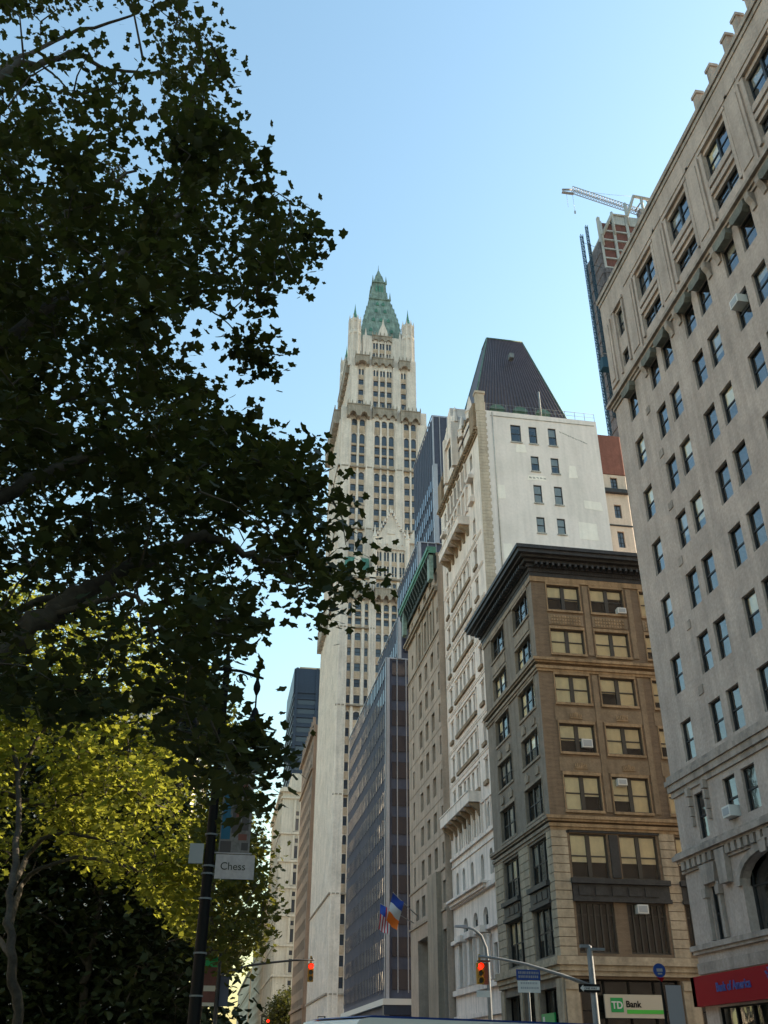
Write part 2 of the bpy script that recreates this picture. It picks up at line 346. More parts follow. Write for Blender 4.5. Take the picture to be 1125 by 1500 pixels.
def text_mesh(name, s, size, mat, ext=.01, align='LEFT', bold=0):
    c = bpy.data.curves.new('t', 'FONT'); c.body = s; c.size = size; c.extrude = ext; c.align_x = align; c.offset = bold; c.resolution_u = 3
    o = bpy.data.objects.new('t', c); COL.objects.link(o); dg = bpy.context.evaluated_depsgraph_get(); dg.update()
    me = bpy.data.meshes.new_from_object(o.evaluated_get(dg)); bpy.data.objects.remove(o); me.name = name
    me.materials.clear(); me.materials.append(M[mat]); return me
def text(name, s, size, mat, parent, fr, u, n, z, ext=.01, bold=0, sx=1):
    "lettering standing on a facade plane"
    o = bpy.data.objects.new(name, text_mesh(name, s, size, mat, ext, bold=bold)); COL.objects.link(o)
    p = fr.p(u, n, z)
    R = Matrix.Rotation(math.pi/2, 4, 'X')
    if fr.k == 'E': R = Matrix.Rotation(-math.pi/2, 4, 'Z') @ R
    o.parent = parent
    if parent.type == 'EMPTY': o.matrix_parent_inverse = (Matrix.Translation(parent.location) @ Matrix.Rotation(parent.rotation_euler.z, 4, 'Z')).inverted()
    mt = Matrix.Translation(p) @ R @ Matrix.Diagonal((sx, 1, 1, 1)); o.location, o.rotation_euler, o.scale = mt.to_translation(), mt.to_euler(), (sx, 1, 1)
    return o
def shell(mb, x0, x1, y0, y1, z0, z1, m=0, skip=''):
    "plain sides and roof of a building body"
    if 'E' not in skip: mb.quad((x0, y0, z0), (x0, y1, z0), (x0, y1, z1), (x0, y0, z1), m)
    if 'N' not in skip: mb.quad((x0, y0, z0), (x1, y0, z0), (x1, y0, z1), (x0, y0, z1), m)
    mb.quad((x1, y0, z0), (x1, y1, z0), (x1, y1, z1), (x1, y0, z1), m)
    mb.quad((x0, y1, z0), (x1, y1, z0), (x1, y1, z1), (x0, y1, z1), m)
    mb.quad((x0, y0, z1), (x1, y0, z1), (x1, y1, z1), (x0, y1, z1), m)
def wrap(mb, x0, y0, x1, y1, n, z0, z1, m=0, far=False):
    "a moulding that runs round the two seen faces of a corner at x0,y0 (E face to y1, N face to x1)"
    mb.box(x0-n, x0-.004, y0-n, y1+(n if far else 0), z0, z1, m); mb.box(x0-.002, x1, y0-n, y0-.004, z0, z1, m)

# ================================================================== the ground
g = MB(); g.box(-1500, 1500, -300, 3000, -1.2, 0); tag(g.build('ground', 'city'), None, None, kind='structure')
g = MB(); g.box(3.2, 16.4, -80, 1500, .004, .012); tag(g.build('avenue', 'asphalt'), None, None, kind='structure')
g = MB(); g.box(16.4, 200, 42.6, 55.2, .004, .0125); g.box(16.4, 200, 105.2, 111.8, .004, .0125); tag(g.build('cross_street', 'asphalt'), None, None, kind='structure')
g = MB()
g.box(16.45, 19.9, -60, 42.4, .0, .14); g.box(16.45, 19.9, 55.4, 105, .0, .14); g.box(16.45, 19.9, 112, 224, .0, .14); g.box(-3, 3.1, -60, 330, .0, .14)
tag(g.build('pavement', 'paving'), None, None, kind='structure')
g = MB()
for i in range(60): g.box(9.7, 9.85, -20+i*9, -17+i*9, .0125, .017)
for i in range(12): g.box(3.8+i, 4.4+i, 41.5, 44.2, .0125, .017)
tag(g.build('road_markings', 'white'), None, None, kind='structure')
g = MB(); g.box(-140, -3.05, -60, 330, .0, .10); tag(g.build('park_lawn', 'lawn'), None, None, kind='structure')

# ================================================================== near limestone office building (right edge)
NEAR_Y = 40.4
near = thing('office_building', (20, NEAR_Y, 0), 'tall grey limestone office building with paired sash windows above the red bank sign', 'building')
fe = FR('E', 20)
tops = [15.11, 18.17, 21.23, 24.3, 27.4, 30.55]; nh = []
pairs = [(34.88-4.1*k, 35.92-4.1*k) for k in range(0, 10)] + [(33.3-4.1*k, 34.36-4.1*k) for k in range(0, 10)]
pairs.sort(reverse=True)
cols = [(37.67, 38.7)]+pairs
main = [(a, b, t-1.76, t) for t in tops for a, b in cols]
archw = [(a, b, 31.9, 33.5, 0) for a, b in cols]
low1 = [(37.67, 38.5, 10.0, 11.87)]+[(a, b, 10.2, 11.87) for a, b in pairs]
mezz = [(37.67, 38.42, 6.08, 8.1)]
big = [(31.3-8.2*k, 35.75-8.2*k, 6.08, 8.75, 1.0) for k in range(4)]
att = []
for k in range(8):
    a, b = 33.3-4.1*k, 35.45-4.1*k; att += [(a, b, 37.85, 39.5), (a, b, 35.6, 36.5)]
att1 = [(37.62, 38.5, 37.7, 39.55), (37.62, 38.5, 35.6, 36.55)]
shop = [(39.3-5.2*k-3.9, 39.3-5.2*k, .4, 3.75) for k in range(8)]
mb = MB(); allh = main+archw+low1+mezz+big+att+att1+shop
wall(mb, fe, -6, NEAR_Y, 0, 42.3, allh, .28)
shell(mb, 20, 46, -6, NEAR_Y, 0, 42.3, 0, 'E')
mb.build('wall', ['lime', 'inside'], near)
st_near = dict(id='near', depth=.17, sash='sash', pane='pane', sill=None, lights=1, rails=(.5,), fw=.06)
rb = random.Random(3)
def bl_near(i, k): return (rb.choice([.25, .4, .5, .6]), rb.choice(['blind_grey', 'blind_grey', 'blind'])) if rb.random() < .3 else None
vis = lambda r: [h for h in r if h[0] > 20.5]
windows(near, fe, vis(main)[:72], st_near, bl_near)
windows(near, fe, vis(archw)[:9], dict(st_near, id='nar', sill=None), bl_near)
windows(near, fe, vis(low1)[:9]+vis(mezz), dict(st_near, id='nlo'), bl_near)
windows(near, fe, vis(big), dict(st_near, id='nbig', lights=3, rails=(.62,), mull=.12, fw=.1, depth=.45))
windows(near, fe, vis(att), dict(st_near, id='natt', lights=2, rails=(.5,), mull=.14, sill=None), bl_near)
windows(near, fe, att1, dict(st_near, id='nat1', sill=None), bl_near)
sw = windows(near, fe, vis(shop), dict(st_near, id='shop', lights=3, rails=(.75,), sill=None, depth=.15, sash='black'))
# mouldings
def band(name, parts, mat, x0=20, y0=-6, y1=NEAR_Y):
    b = MB()
    for n, z0, z1 in parts: b.box(x0-n, x0-.004, y0, y1+n, z0, z1)
    return b.build(name, mat, near)
band('cornice', [(.1, 33.92, 34.1), (.2, 34.103, 34.26), (.36, 34.263, 34.47), (.22, 34.473, 34.6), (.1, 34.603, 34.8)], 'lime_trim')
band('belt_course', [(.08, 12.15, 12.4), (.18, 12.403, 12.7), (.26, 12.703, 12.92), (.16, 12.923, 13.12)], 'lime_trim')
band('lower_cornice', [(.1, 8.92, 9.02), (.22, 9.36, 9.46), (.36, 9.463, 9.66), (.24, 9.663, 9.78)], 'lime_trim')
band('ledge', [(.12, 5.72, 5.85), (.2, 5.853, 6.05), (.05, 4.98, 5.4)], 'lime_trim')
band('coping', [(.06, 41.75, 42.0), (.14, 42.05, 42.36)], 'lime_trim')
b = MB(); y = 40.1
fe.box(b, 18, 40.3, .003, .02, 9.02, 9.36)
while y > 20:
    if not any(abs(y-c) < .45 for c in (36.7, 32.0, 27.9)): fe.box(b, y-.15, y+.15, .005, .22, 9.025, 9.355)
    y -= .5
for c in (36.7, 32.6, 28.5, 24.4):
    fe.slab(b, [(c-.32, 8.0), (c+.32, 8.0), (c+.4, 9.3), (c-.4, 9.3)], .01, .26)
b.build('dentil_molding', 'lime_trim', near)
for a, c in [(h[0], h[1]) for h in vis(archw)]:
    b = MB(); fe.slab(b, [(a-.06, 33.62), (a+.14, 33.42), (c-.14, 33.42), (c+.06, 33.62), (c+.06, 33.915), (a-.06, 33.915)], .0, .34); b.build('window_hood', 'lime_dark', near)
for k in range(9):
    for u in (36.15-4.1*k, 32.95-4.1*k):
        b = MB(); fe.prof(b, u-.16, u+.16, [(0, 33.1), (.08, 33.1), (.14, 33.4), (.3, 33.65), (.32, 33.915), (0, 33.915)]); b.build('bracket', 'lime_trim', near)
b = MB()
for k in range(8):
    c = 36.55-4.1*k; fe.box(b, c-.62, c+.62, .0, .10, 34.9, 39.9); fe.box(b, c-.42, c+.42, .09, .15, 35.3, 39.6)
    c2 = c-2.18
    for u0, u1, z0, z1 in ((c2-1.32, c2-1.1, 35.3, 39.75), (c2+1.1, c2+1.32, 35.3, 39.75), (c2-1.35, c2+1.35, 39.76, 39.98), (c2-1.08, c2+1.08, 36.75, 37.05), (c2-1.08, c2+1.08, 37.25, 37.6)):
        fe.box(b, u0, u1, .0, .16 if z0 > 39 else .12, z0, z1)
    fe.box(b, c2-1.6, c2+1.6, 0, .05, 40.35, 40.5); fe.box(b, c-.5, c+.5, 0, .05, 40.35, 40.5)
fe.box(b, 38.6, 38.75, 0, .12, 35.3, 39.75); fe.box(b, 37.37, 37.52, 0, .12, 35.3, 39.75); fe.box(b, 37.3, 38.85, 0, .16, 39.76, 39.98); fe.box(b, 39.3, 40.2, 0, .1, 35.3, 39.9); fe.box(b, 39.5, 40.0, .1, .15, 35.6, 39.6)
b.build('attic_trim', 'lime', near)
b = MB()
for s in (37.25, 38.75):
    for j in range(4): fe.box(b, s-.12+.02*j, s+.12-.02*j, 0, .22-.03*j, 11.85-.42*j, 12.2-.42*j)
b.build('window_trim', 'lime_trim', near); b = MB()
fe.slab(b, [(37.55, 8.2), (38.55, 8.2), (38.7, 8.95), (37.4, 8.95)], 0, .2)
for s in (37.45, 38.6): fe.box(b, s-.1, s+.1, 0, .16, 6.1, 8.19); fe.box(b, s-.16, s+.16, 0, .22, 7.7, 8.05)
b.build('window_trim', 'lime_trim', near)
for k in range(2):
    b = MB(); a, c = 31.3-8.2*k, 35.75-8.2*k; pa = arc(a-.25, c+.25, 7.75, 9.0); pi = arc(a, c, 7.75, 8.75)
    fe.slab(b, pa+pi[::-1], 0, .12); fe.slab(b, [((a+c)/2-.2, 8.6), ((a+c)/2+.2, 8.6), ((a+c)/2+.3, 9.1), ((a+c)/2-.3, 9.1)], .13, .2); b.build('window_trim', 'lime_trim', near)
b = MB()
for y in (27.0, 25.5, 23.9, 22.9, 21.75, 20.4):
    b = MB(); b.box(20.15, 20.5, y-.2, y+.2, 42.36, 43.7); b.box(20.1, 20.55, y-.26, y+.26, 43.7, 43.9); b.build('parapet_post', 'lime_trim', near)

# red bank sign over the storefront
rs = thing('shop_sign', (20, 33, 3.8), 'long red sign with blue lettering on the grey limestone building', 'sign')
b = MB(); fe.box(b, 22, 40.75, .05, .3, 3.82, 4.9); b.box(19.7, 20.4, 40.45, 40.75, 3.82, 4.9); b.build('sign_panel', 'red_sign', rs)
text('lettering', 'Bank of America', .44, 'blue_letter', rs, fe, 38.6, .312, 4.26, .012, .012, .92)
b = MB()
for i, (du, dz) in enumerate(((0, 0), (.17, .1), (-.1, .16), (.1, .27))): fe.slab(b, [(34.55-du-.12, 4.42+dz), (34.55-du+.02, 4.42+dz), (34.55-du+.1, 4.54+dz), (34.55-du-.04, 4.54+dz)], .305, .32)
b.build('emblem', 'blue_letter', rs)

# ================================================================== brown corner building
BX, BY = 20.0, 57.35
br = thing('brick_building', (BX, BY, 0), 'brown brick corner building with dark overhanging cornice and pale blinds in its windows', 'building')
fb = FR('N', BY); fbe = FR('E', BX)
rows = [(29.28, 31.22), (26.05, 27.85), (22.55, 24.5), (19.23, 21.12), (15.55, 17.75), (11.55, 14.15), (7.4, 10.2)]
bays = [(21.12, 23.52), (24.32, 26.78), (28.05, 30.5), (31.3, 33.75), (35, 37.4)]
ebays = [(58.35, 62.05), (64.45, 68.15)]
nholes = [(a, b, z0, z1) for z0, z1 in rows for a, b in bays]; shopN = [(20.95, 27.05, .3, 6.05), (28.2, 34, .3, 6.05)]
eholes = [(a, b, z0, z1) for z0, z1 in rows for a, b in ebays]; shopE = [(58.7, 62, .2, 5.7), (62.9, 65.2, .2, 6.0), (66, 69.5, .2, 5.7)]
mb = MB()
wall(mb, fb, BX, 42, 0, 33.2, nholes+shopN, .3)
wall(mb, fbe, BY, 70.45, 0, 33.2, eholes+shopE, .3, mw=2)
shell(mb, BX, 42, BY, 70.45, 0, 33.2, 0, 'EN')
mb.build('wall', ['brick', 'inside', 'brick_east'], br)
st_b = dict(id='bn', depth=.2, sash='sash_brown', pane='pane_clear', sill=None, lights=2, rails=(.5,), mull=.26, fw=.09)
bt = {0: .45, 1: .5, 2: .62, 3: .45, 4: 1, 5: 1, 6: .98, 7: 1, 8: .62, 9: .98, 10: .98, 11: .98}
pat = [(.42, .5), (.45, .3), (.98, .98), (.98, .98), (.98, 1), (.62, .98), (.98, .98), (.5, .98), (.7, .62), (.55, .55), (.98, .7), (.6, .98), (.98, .55), (.62, .98), (.98, .98)]
rb2 = random.Random(5)
def bl_b(i, k):
    r, c = divmod(i, 5)
    if r < 5:
        if c < 3: return (pat[r*3+c][k], 'blind')
        return (.6, 'blind')
    if r == 5: return (.6, 'blind')
    return None
windows(br, fb, nholes[:30], st_b, bl_b)
windows(br, fb, nholes[30:], dict(st_b, id='bn7', lights=6, mull=.1, rails=(.75,), fw=.1))
def bl_e(i, k): return (rb2.choice([.5, .5, .6, .98]), rb2.choice(['blind', 'blind_grey'])) if rb2.random() < .45 else None
windows(br, fbe, eholes, dict(st_b, id='be', lights=3, mull=.16, sash='sash', depth=.25), bl_e)
windows(br, fb, shopN, dict(st_b, id='bs', lights=4, rails=(.72,), mull=.12, depth=.4, sash='black'))
windows(br, fbe, shopE, dict(st_b, id='bse', lights=2, rails=(.72,), mull=.12, depth=.4, sash='black'))
b = MB()
prof = [(0, 31.78), (.12, 31.78), (.14, 32.0), (.22, 32.35), (.24, 32.6), (.55, 32.75), (.6, 32.95), (.95, 33.05), (1.12, 33.15), (1.22, 33.4), (1.25, 33.72), (0, 33.72)]
for (n, z0), (n2, z1) in zip([(.1, 31.8), (.16, 32.1), (.3, 32.42), (.55, 32.7), (.85, 32.95), (1.12, 33.15), (1.24, 33.45)], [(0, 32.097), (0, 32.417), (0, 32.697), (0, 32.947), (0, 33.147), (0, 33.447), (0, 33.72)]):
    wrap(b, BX, BY, 42, 70.45, n, z0, z1, far=True)
b.box(BX-.6, 42, BY-.6, 70.45, 33.723, 33.8)
u = 20.2
while u < 41: b.box(u, u+.16, BY-.74, BY-.3, 32.44, 32.69); u += .42
y = 57.5
while y < 70.4: b.box(BX-.74, BX-.3, y, y+.16, 32.44, 32.69); y += .42
u = 20.1
while u < 41: b.box(u, u+.07, BY-.2, BY-.16, 32.12, 32.4); u += .2
b.build('cornice_molding', 'iron', br)
b = MB()
be = MB()
def wrap2(b, be, x0, y0, x1, y1, n, z0, z1): be.box(x0-n, x0-.004, y0-n+.0, y1, z0, z1); b.box(x0-.002, x1, y0-n, y0-.004, z0, z1); b.box(x0-n+.002, x0-.0021, y0-n-.003, y0-n+.0, z0, z1)
wrap2(b, be, BX, BY, 42, 70.45, .1, 31.4, 31.78)
wrap2(b, be, BX, BY, 42, 70.45, .1, 24.68, 24.85); wrap2(b, be, BX, BY, 42, 70.45, .2, 24.853, 25.05); wrap2(b, be, BX, BY, 42, 70.45, .38, 25.38, 25.58); wrap2(b, be, BX, BY, 42, 70.45, .26, 25.25, 25.377)
wrap2(b, be, BX, BY, 42, 70.45, .1, 14.3, 14.5); wrap2(b, be, BX, BY, 42, 70.45, .2, 14.503, 14.7); wrap2(b, be, BX, BY, 42, 70.45, .38, 14.95, 15.15); wrap2(b, be, BX, BY, 42, 70.45, .28, 14.82, 14.947)
be.build('belt_course', 'east_trim', br)
b.build('belt_course', 'brick_trim', br)
b = MB()
wrap(b, BX, BY, 42, 70.45, .2, 6.2, 6.45); wrap(b, BX, BY, 42, 70.45, .32, 6.453, 6.75); wrap(b, BX, BY, 42, 70.45, .5, 6.753, 6.95); wrap(b, BX, BY, 42, 70.45, .42, 6.953, 7.2)
for z in [7.25+.51*i for i in range(14)]:
    wrap(b, BX, BY, 20.95, 58.25, .08, z, z+.47)
    for a, c in ((26.95, 27.95), (33.85, 34.85)): fb.box(b, a, c, .0, .08, z, z+.47)
    for a, c in ((62.2, 64.3), (68.3, 70.4)): fbe.box(b, a, c, .0, .07, z, z+.47)
for a, c in ((20.02, 20.85), (27.15, 28.1)): fb.box(b, a, c, .0, .1, .0, 6.0); fb.box(b, a-.0, c, .1, .2, 5.5, 5.9)
for a, c in ((57.4, 58.5), (62.1, 62.8), (65.3, 65.9), (69.6, 70.4)): fbe.box(b, a, c, .0, .1, .0, 6.1)
b.build('stone_base', 'brick_stone', br)
bpn = MB()
def frame_of(fr, a, c, z0, z1, n, wd=.07):
    q = MB(); fr.box(q, a-wd, c+wd, 0, n, z1+.003, z1+.2); fr.box(q, a-wd, a-.004, 0, n*.8, z0, z1); fr.box(q, c+.004, c+wd, 0, n*.8, z0, z1); fr.box(q, a-wd-.03, c+wd+.03, 0, n*1.6, z0-.16, z0-.004)
    q.build('window_trim', 'brick_trim' if fr is fb else 'east_trim', br)
for z0, z1 in rows[:5]:
    for a, c in bays: frame_of(fb, a, c, z0, z1, .08)
    for a, c in ebays: frame_of(fbe, a, c, z0, z1, .06)
for a, c in bays:
    for z0, z1 in ((28.15, 28.95),): fb.box(bpn, a-.06, c+.06, 0, .05, z0, z1)
    for zz in (21.6, 18.25):
        fb.box(bpn, a-.2, c+.2, 0, .035, zz-.28, zz+.62)
    fb.box(bpn, c+.22, c+.6, .0, .07, 26.0, 31.3); fb.box(bpn, c+.22, c+.6, .0, .06, 15.5, 24.6)
bpn.build('panel_cladding', 'brick_panel', br)
b = MB()
for a, c in bays:
    k = a+.12
    while k < c-.2:
        for zz in (28.22, 28.45, 28.68): fb.box(b, k, k+.13, .045, .085, zz, zz+.16)
        k += .2
    for zz in (21.72, 18.42):
        cx = (a+c)/2
        for j in range(-3, 4):
            h = .17-.03*abs(j); fb.box(b, cx+j*.12-.045, cx+j*.12+.045, .03, .13-.015*abs(j), zz-.1-h*.6, zz-.02+h)
        fb.slab(b, [(cx-.45, zz-.26), (cx+.45, zz-.26), (cx+.3, zz-.13), (cx-.3, zz-.13)], .03, .1)
b.build('ornament_trim', 'brick_trim', br); b = MB()
for a, c in ebays:
    for zz in (28.5,): fbe.box(b, a+.1, c-.1, .0, .07, zz-.35, zz+.35)
    for zz in (21.75, 18.45):
        for cx in (a+.75, c-.75):
            fbe.slab(b, [(cx-.35, zz-.3), (cx+.35, zz-.3), (cx+.45, zz+.1), (cx, zz+.4), (cx-.45, zz+.1)], 0, .1)
b.build('ornament_trim', 'east_trim', br)
b = MB()
for fr, sp in ((fb, [(21.05, 27.1), (28.0, 33.8)]), (fbe, [(58.3, 62.1), (64.4, 68.2)])):
    for a, c in sp:
        b = MB(); fr.box(b, a-.05, c+.05, .0, .14, 10.25, 11.2); fr.box(b, a-.12, c+.12, .0, .34, 11.21, 11.5); fr.box(b, a-.1, c+.1, .0, .24, 10.2, 10.42)
        k = a+.3
        while k < c-.9: fr.box(b, k, k+.85, .14, .19, 10.55, 11.05); k += 1.05
        b.build('spandrel', 'iron', br)
b = MB(); fb.box(b, 23.65, 24.2, .0, .12, 11.6, 14.1); fb.box(b, 20.9, 21.1, 0, .1, 14.15, 14.3); fb.box(b, 21, 27, .0, .1, 14.2, 14.34)
b.build('window_edging', 'iron', br)
# bank sign in the shop window
bs = thing('shop_sign', (24.1, BY-.1, 4.0), 'cream bank sign with green square and green stripe, under the brown brick building', 'sign')
b = MB(); fb.box(b, 22.28, 25.85, -.02, .12, 4.08, 5.27); b.build('sign_panel', 'cream_sign', bs)
b = MB(); fb.box(b, 22.62, 23.36, .125, .14, 4.36, 5.1); b.build('logo_square', 'green_sign', bs)
text('lettering', 'TD', .52, 'white', bs, fb, 22.66, .15, 4.55, .006, .014, .95)
text('lettering', 'Bank', .46, 'black', bs, fb, 23.52, .135, 4.63, .006, .012)
b = MB(); fb.box(b, 23.55, 25.84, .125, .14, 4.3, 4.5); b.build('stripe', 'lime_sign', bs)
b2 = thing('shop_sign', (BX-.1, 60.2, 3.4), 'small green sign with white square by the avenue side of the brown building', 'sign')
b = MB(); fbe.box(b, 59.2, 61.6, .02, .12, 3.3, 4.4); b.build('sign_panel', 'green_sign', b2)
b = MB(); fbe.box(b, 60.95, 61.3, .125, .135, 3.5, 4.25); b.build('logo_square', 'white', b2)

# ================================================================== white building with the steep pyramid roof
HX, HY = 20.6, 70.5
ho = thing('marble_building', (HX, HY, 0), 'white marble and stucco office tower with steep dark pyramid roof and green copper hips', 'building')
fh = FR('E', HX); fhn = FR('N', HY)
cc = [76.2, 77.9, 79.45, 80.85, 82.4]
five = [(c-.42, c+.42) for c in cc]; near_c = (73.05, 73.9); far_c = (84.3, 85.1)
hr = [45.75, 42.55, 39.4, 36.3, 33.0, 29.75, 26.35, 23.25]
hh = [(a, b, t-1.75, t) for t in hr for a, b in five+[near_c, far_c] if not (t > 45 and a in [f[0] for f in five])]
up = [(c-.45, c+.45, 48.0, 50.1) for c in cc]+[(near_c[0], near_c[1], 48.2, 50.0), (far_c[0], far_c[1], 48.2, 50)]
arcade = [(c-.55, c+.55, 51.0, 53.2, .0) for c in cc]+[(near_c[0], near_c[1], 51.2, 52.9), (far_c[0], far_c[1], 51.2, 52.9)]
ar1 = [(a, b, 17.95, 19.85, .4) for a, b in five+[near_c, far_c]]; ar2 = [(a-.05, b+.05, 14.4, 16.3, .45) for a, b in five[::2]+[near_c, far_c]]
ar3 = [(c-.75, c+.75, 10.95, 12.35, .7) for c in (75.9, 79.1, 82.4)]; doors = [(c-.6, c+.6, 7.5, 9.9) for c in (75.9, 79.1, 82.4)]+[(73.0, 74, 7.5, 9.6)]
gr = [(a, b, .3, 4.5, .5) for a, b in ((72, 74.2), (75.2, 78), (79, 81.8), (82.8, 85.6))]
attic = [(c-.3, c+.3, 55.4, 56.9, .25) for c in cc]
mb = MB(); Hh = hh+up+arcade+ar1+ar2+ar3+doors+gr+attic
nw = [(23.85, 24.87, 52.97, 54.93), (25.66, 26.46, 52.95, 54.9), (27.6, 28.4, 52.95, 54.95), (25.62, 26.4, 49.83, 51.5), (27.58, 28.36, 49.77, 51.5), (25.63, 26.42, 46.35, 48.27), (27.62, 28.4, 46.34, 48.3), (25.64, 26.42, 43.2, 44.82), (27.58, 28.36, 43.23, 44.85)]
wall(mb, fh, HY, 86.7, 0, 57.3, Hh, .3)
wall(mb, fhn, 21.45, 32.65, 0, 56.35, nw, .22, mw=2)
fhn_ = MB()
mb.quad((HX, HY, 0), (21.45, HY, 0), (21.45, HY, 57.3), (HX, HY, 57.3), 0)
mb.quad((32.65, HY, 0), (32.65, 86.7, 0), (32.65, 86.7, 56.35), (32.65, HY, 56.35), 2); mb.quad((HX, 86.7, 0), (32.65, 86.7, 0), (32.65, 86.7, 57.3), (HX, 86.7, 57.3), 0); mb.quad((HX, HY, 56.2), (32.65, HY, 56.2), (32.65, 86.7, 56.2), (HX, 86.7, 56.2), 0)
mb.build('wall', ['marble', 'inside', 'stucco'], ho)
st_h = dict(id='h', depth=.28, sash='sash', pane='pane_deep', sill='marble', lights=1, rails=(.5,), fw=.06)
windows(ho, fh, hh+up, st_h, lambda i, k: (.4, 'blind_grey') if i % 3 == 0 else None)
windows(ho, fh, ar1+ar2+ar3+doors+gr+arcade, dict(st_h, id='h2', sill=None))
rbh = random.Random(2)
windows(ho, fhn, nw, dict(st_h, id='hn', depth=.12, sash='sash_brown', pane='pane', sill=None), lambda i, k: (rbh.choice([.5, .93, .93, .7]), 'blind_grey') if i > 1 else None)
b = MB(); rw = random.Random(41)
for x0, x1, z0, z1 in ((29.6, 31.4, 42.9, 44.6), (24.2, 25.3, 51.8, 52.7), (29.2, 30.1, 49.4, 50.8), (22.3, 23.2, 40.2, 41.8), (25.1, 26.9, 48.75, 49.3), (30.4, 32.2, 46.2, 47.0), (22.0, 22.9, 46.4, 47.9)): fhn.slab(b, [(x0, z0), (x1, z0+rw.uniform(-.15, .15)), (x1-rw.uniform(0, .2), z1), (x0+rw.uniform(0, .25), z1+rw.uniform(-.1, .1))], .004, .012)
b.build('render_patch', 'stucco_patch', ho)
b = MB()
for i in range(16): x = 28.8+.17*i+rw.uniform(-.05, .05); fhn.slab(b, [(x, 54.6-.07*i+rw.uniform(-.06, .06)), (x+.16, 54.55-.07*i+rw.uniform(-.05, .05)), (x+.15, 54.62-.07*i), (x, 54.7-.07*i+rw.uniform(-.02, .05))], .004, .013)
for i in range(5): x = 25.3+.35*i; fhn.slab(b, [(x, 49.05+rw.uniform(-.1, .1)), (x+.25, 49.0+rw.uniform(-.1, .1)), (x+.22, 49.12), (x, 49.16)], .013, .016)
fhn.box(b, 21.9, 32.4, .004, .05, 55.75, 55.82); b.build('crack', 'stucco_grime', ho)
b = MB()
for x0, x1, z0, z1 in nw: fhn.box(b, x0-.08, x1+.08, .004, .09, z0-.14, z0-.01)
b.build('sill', 'stucco_grime', ho)
b = MB(); b.tube([(22.1, HY-.06, 56.2), (22.1, HY-.06, 36)], .05, 6); b.build('drain_pipe', 'stucco_grime', ho)
b = MB(); k = 0; z = .2
while z < 56.2:
    e = 21.53 if k % 2 else 21.43; fhn.box(b, HX-.04, e, .006, .05, z, z+.33); z += .35; k += 1
b.box(HX-.06, 21.4, HY-.06, HY+.5, 56.2, 58.3); b.box(HX-.14, 21.5, HY-.14, HY+.6, 58.3, 58.55)
b.build('quoins', 'tan_quoin', ho)
b = MB(); bd = MB()
for t in hr[1:]:
    fh.box(b, 71.2, 86.4, 0, .06, t+.62, t+.78); fh.box(b, 71.2, 86.4, 0, .1, t+.783, t+.9)
    fh.box(bd, 75.6, 83.0, .0, .2, t-1.75-.34, t-1.75-.02); fh.box(bd, 72.9, 74.05, 0, .2, t-2.1, t-1.77); fh.box(bd, 84.15, 85.25, 0, .2, t-2.1, t-1.77)
    fh.box(b, 75.5, 75.72, 0, .1, t-1.74, t+.3); fh.box(b, 82.9, 83.12, 0, .1, t-1.74, t+.3)
    fh.box(b, 75.5, 83.12, 0, .12, t+.16, t+.34); fh.box(b, 72.85, 74.1, 0, .1, t+.1, t+.28); fh.box(b, 84.1, 85.3, 0, .1, t+.1, t+.28)
for z0, z1, n in ((17.45, 17.7, .2), (16.85, 17.0, .1), (20.1, 20.3, .12), (13.5, 13.85, .3), (10.6, 10.9, .35), (6.7, 7.1, .3), (4.9, 5.2, .25)): fh.box(b, 70.6, 86.6, 0, n, z0, z1)
fh.box(b, 74.2, 86.3, 0, .75, 13.87, 14.05); fh.box(b, 74.4, 86.1, 0, .5, 13.6, 13.866)
for c in (75.9, 79.1, 82.4): fh.box(b, c-1.0, c+1.0, .0, .8, 10.45, 10.92); fh.box(b, c-.85, c-.65, .0, .5, 7.2, 10.4); fh.box(b, c+.65, c+.85, 0, .5, 7.2, 10.4)
for c in (74.55, 77.5, 80.75, 84.2):
    p = fh.p(c, .25, 7.2); b.ring(p, [(.2, 0), (.16, .2), (.14, 2.9), (.22, 3.1)], 10)
for c in [72.7, 74.2]+[(p+q)/2 for p, q in zip(cc[:-1], cc[1:])]+[75.5, 83.2]:
    fh.box(b, c-.12, c+.12, 0, .14, 17.75, 20.05)
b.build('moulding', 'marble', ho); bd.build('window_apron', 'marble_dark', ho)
def balcony(z0, z1, u0, u1, n, nb):
    q = MB(); ks = []; fh.box(q, u0, u1, .0, n, z0, z0+.25); fh.box(q, u0, u1, n-.18, n, z0+.25, z1); fh.box(q, u0, u0+.18, 0, n-.18, z0+.25, z1); fh.box(q, u1-.18, u1, 0, n-.18, z0+.25, z1); fh.box(q, u0-.05, u1+.05, n-.2, n+.06, z1, z1+.12)
    for i in range(nb):
        c = u0+.4+(u1-u0-.8)*i/(nb-1); k = MB(); ks.append(k)
        fh.prof(k, c-.2, c+.2, [(0, z0-1.0), (.15, z0-1.0), (.3, z0-.6), (n*.8, z0-.25), (n*.9, z0-.004), (0, z0-.004)])
    o = q.build('balcony', 'marble', ho)
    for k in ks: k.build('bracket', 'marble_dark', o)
balcony(20.3, 21.15, 75.6, 86.4, 1.05, 7); balcony(46.2, 47.1, 75.2, 83.6, 1.1, 6)
b = MB()
for c in [(p+q)/2 for p, q in zip(cc[:-1], cc[1:])]+[75.45, 83.15]:
    fh.box(b, c-.16, c+.16, 0, .25, 47.7, 50.3); p = fh.p(c, .12, 51.0); b.ring(p, [(.17, 0), (.14, .15), (.13, 1.9), (.2, 2.15)], 8)
fh.box(b, 75.1, 83.5, 0, .2, 50.3, 50.6)
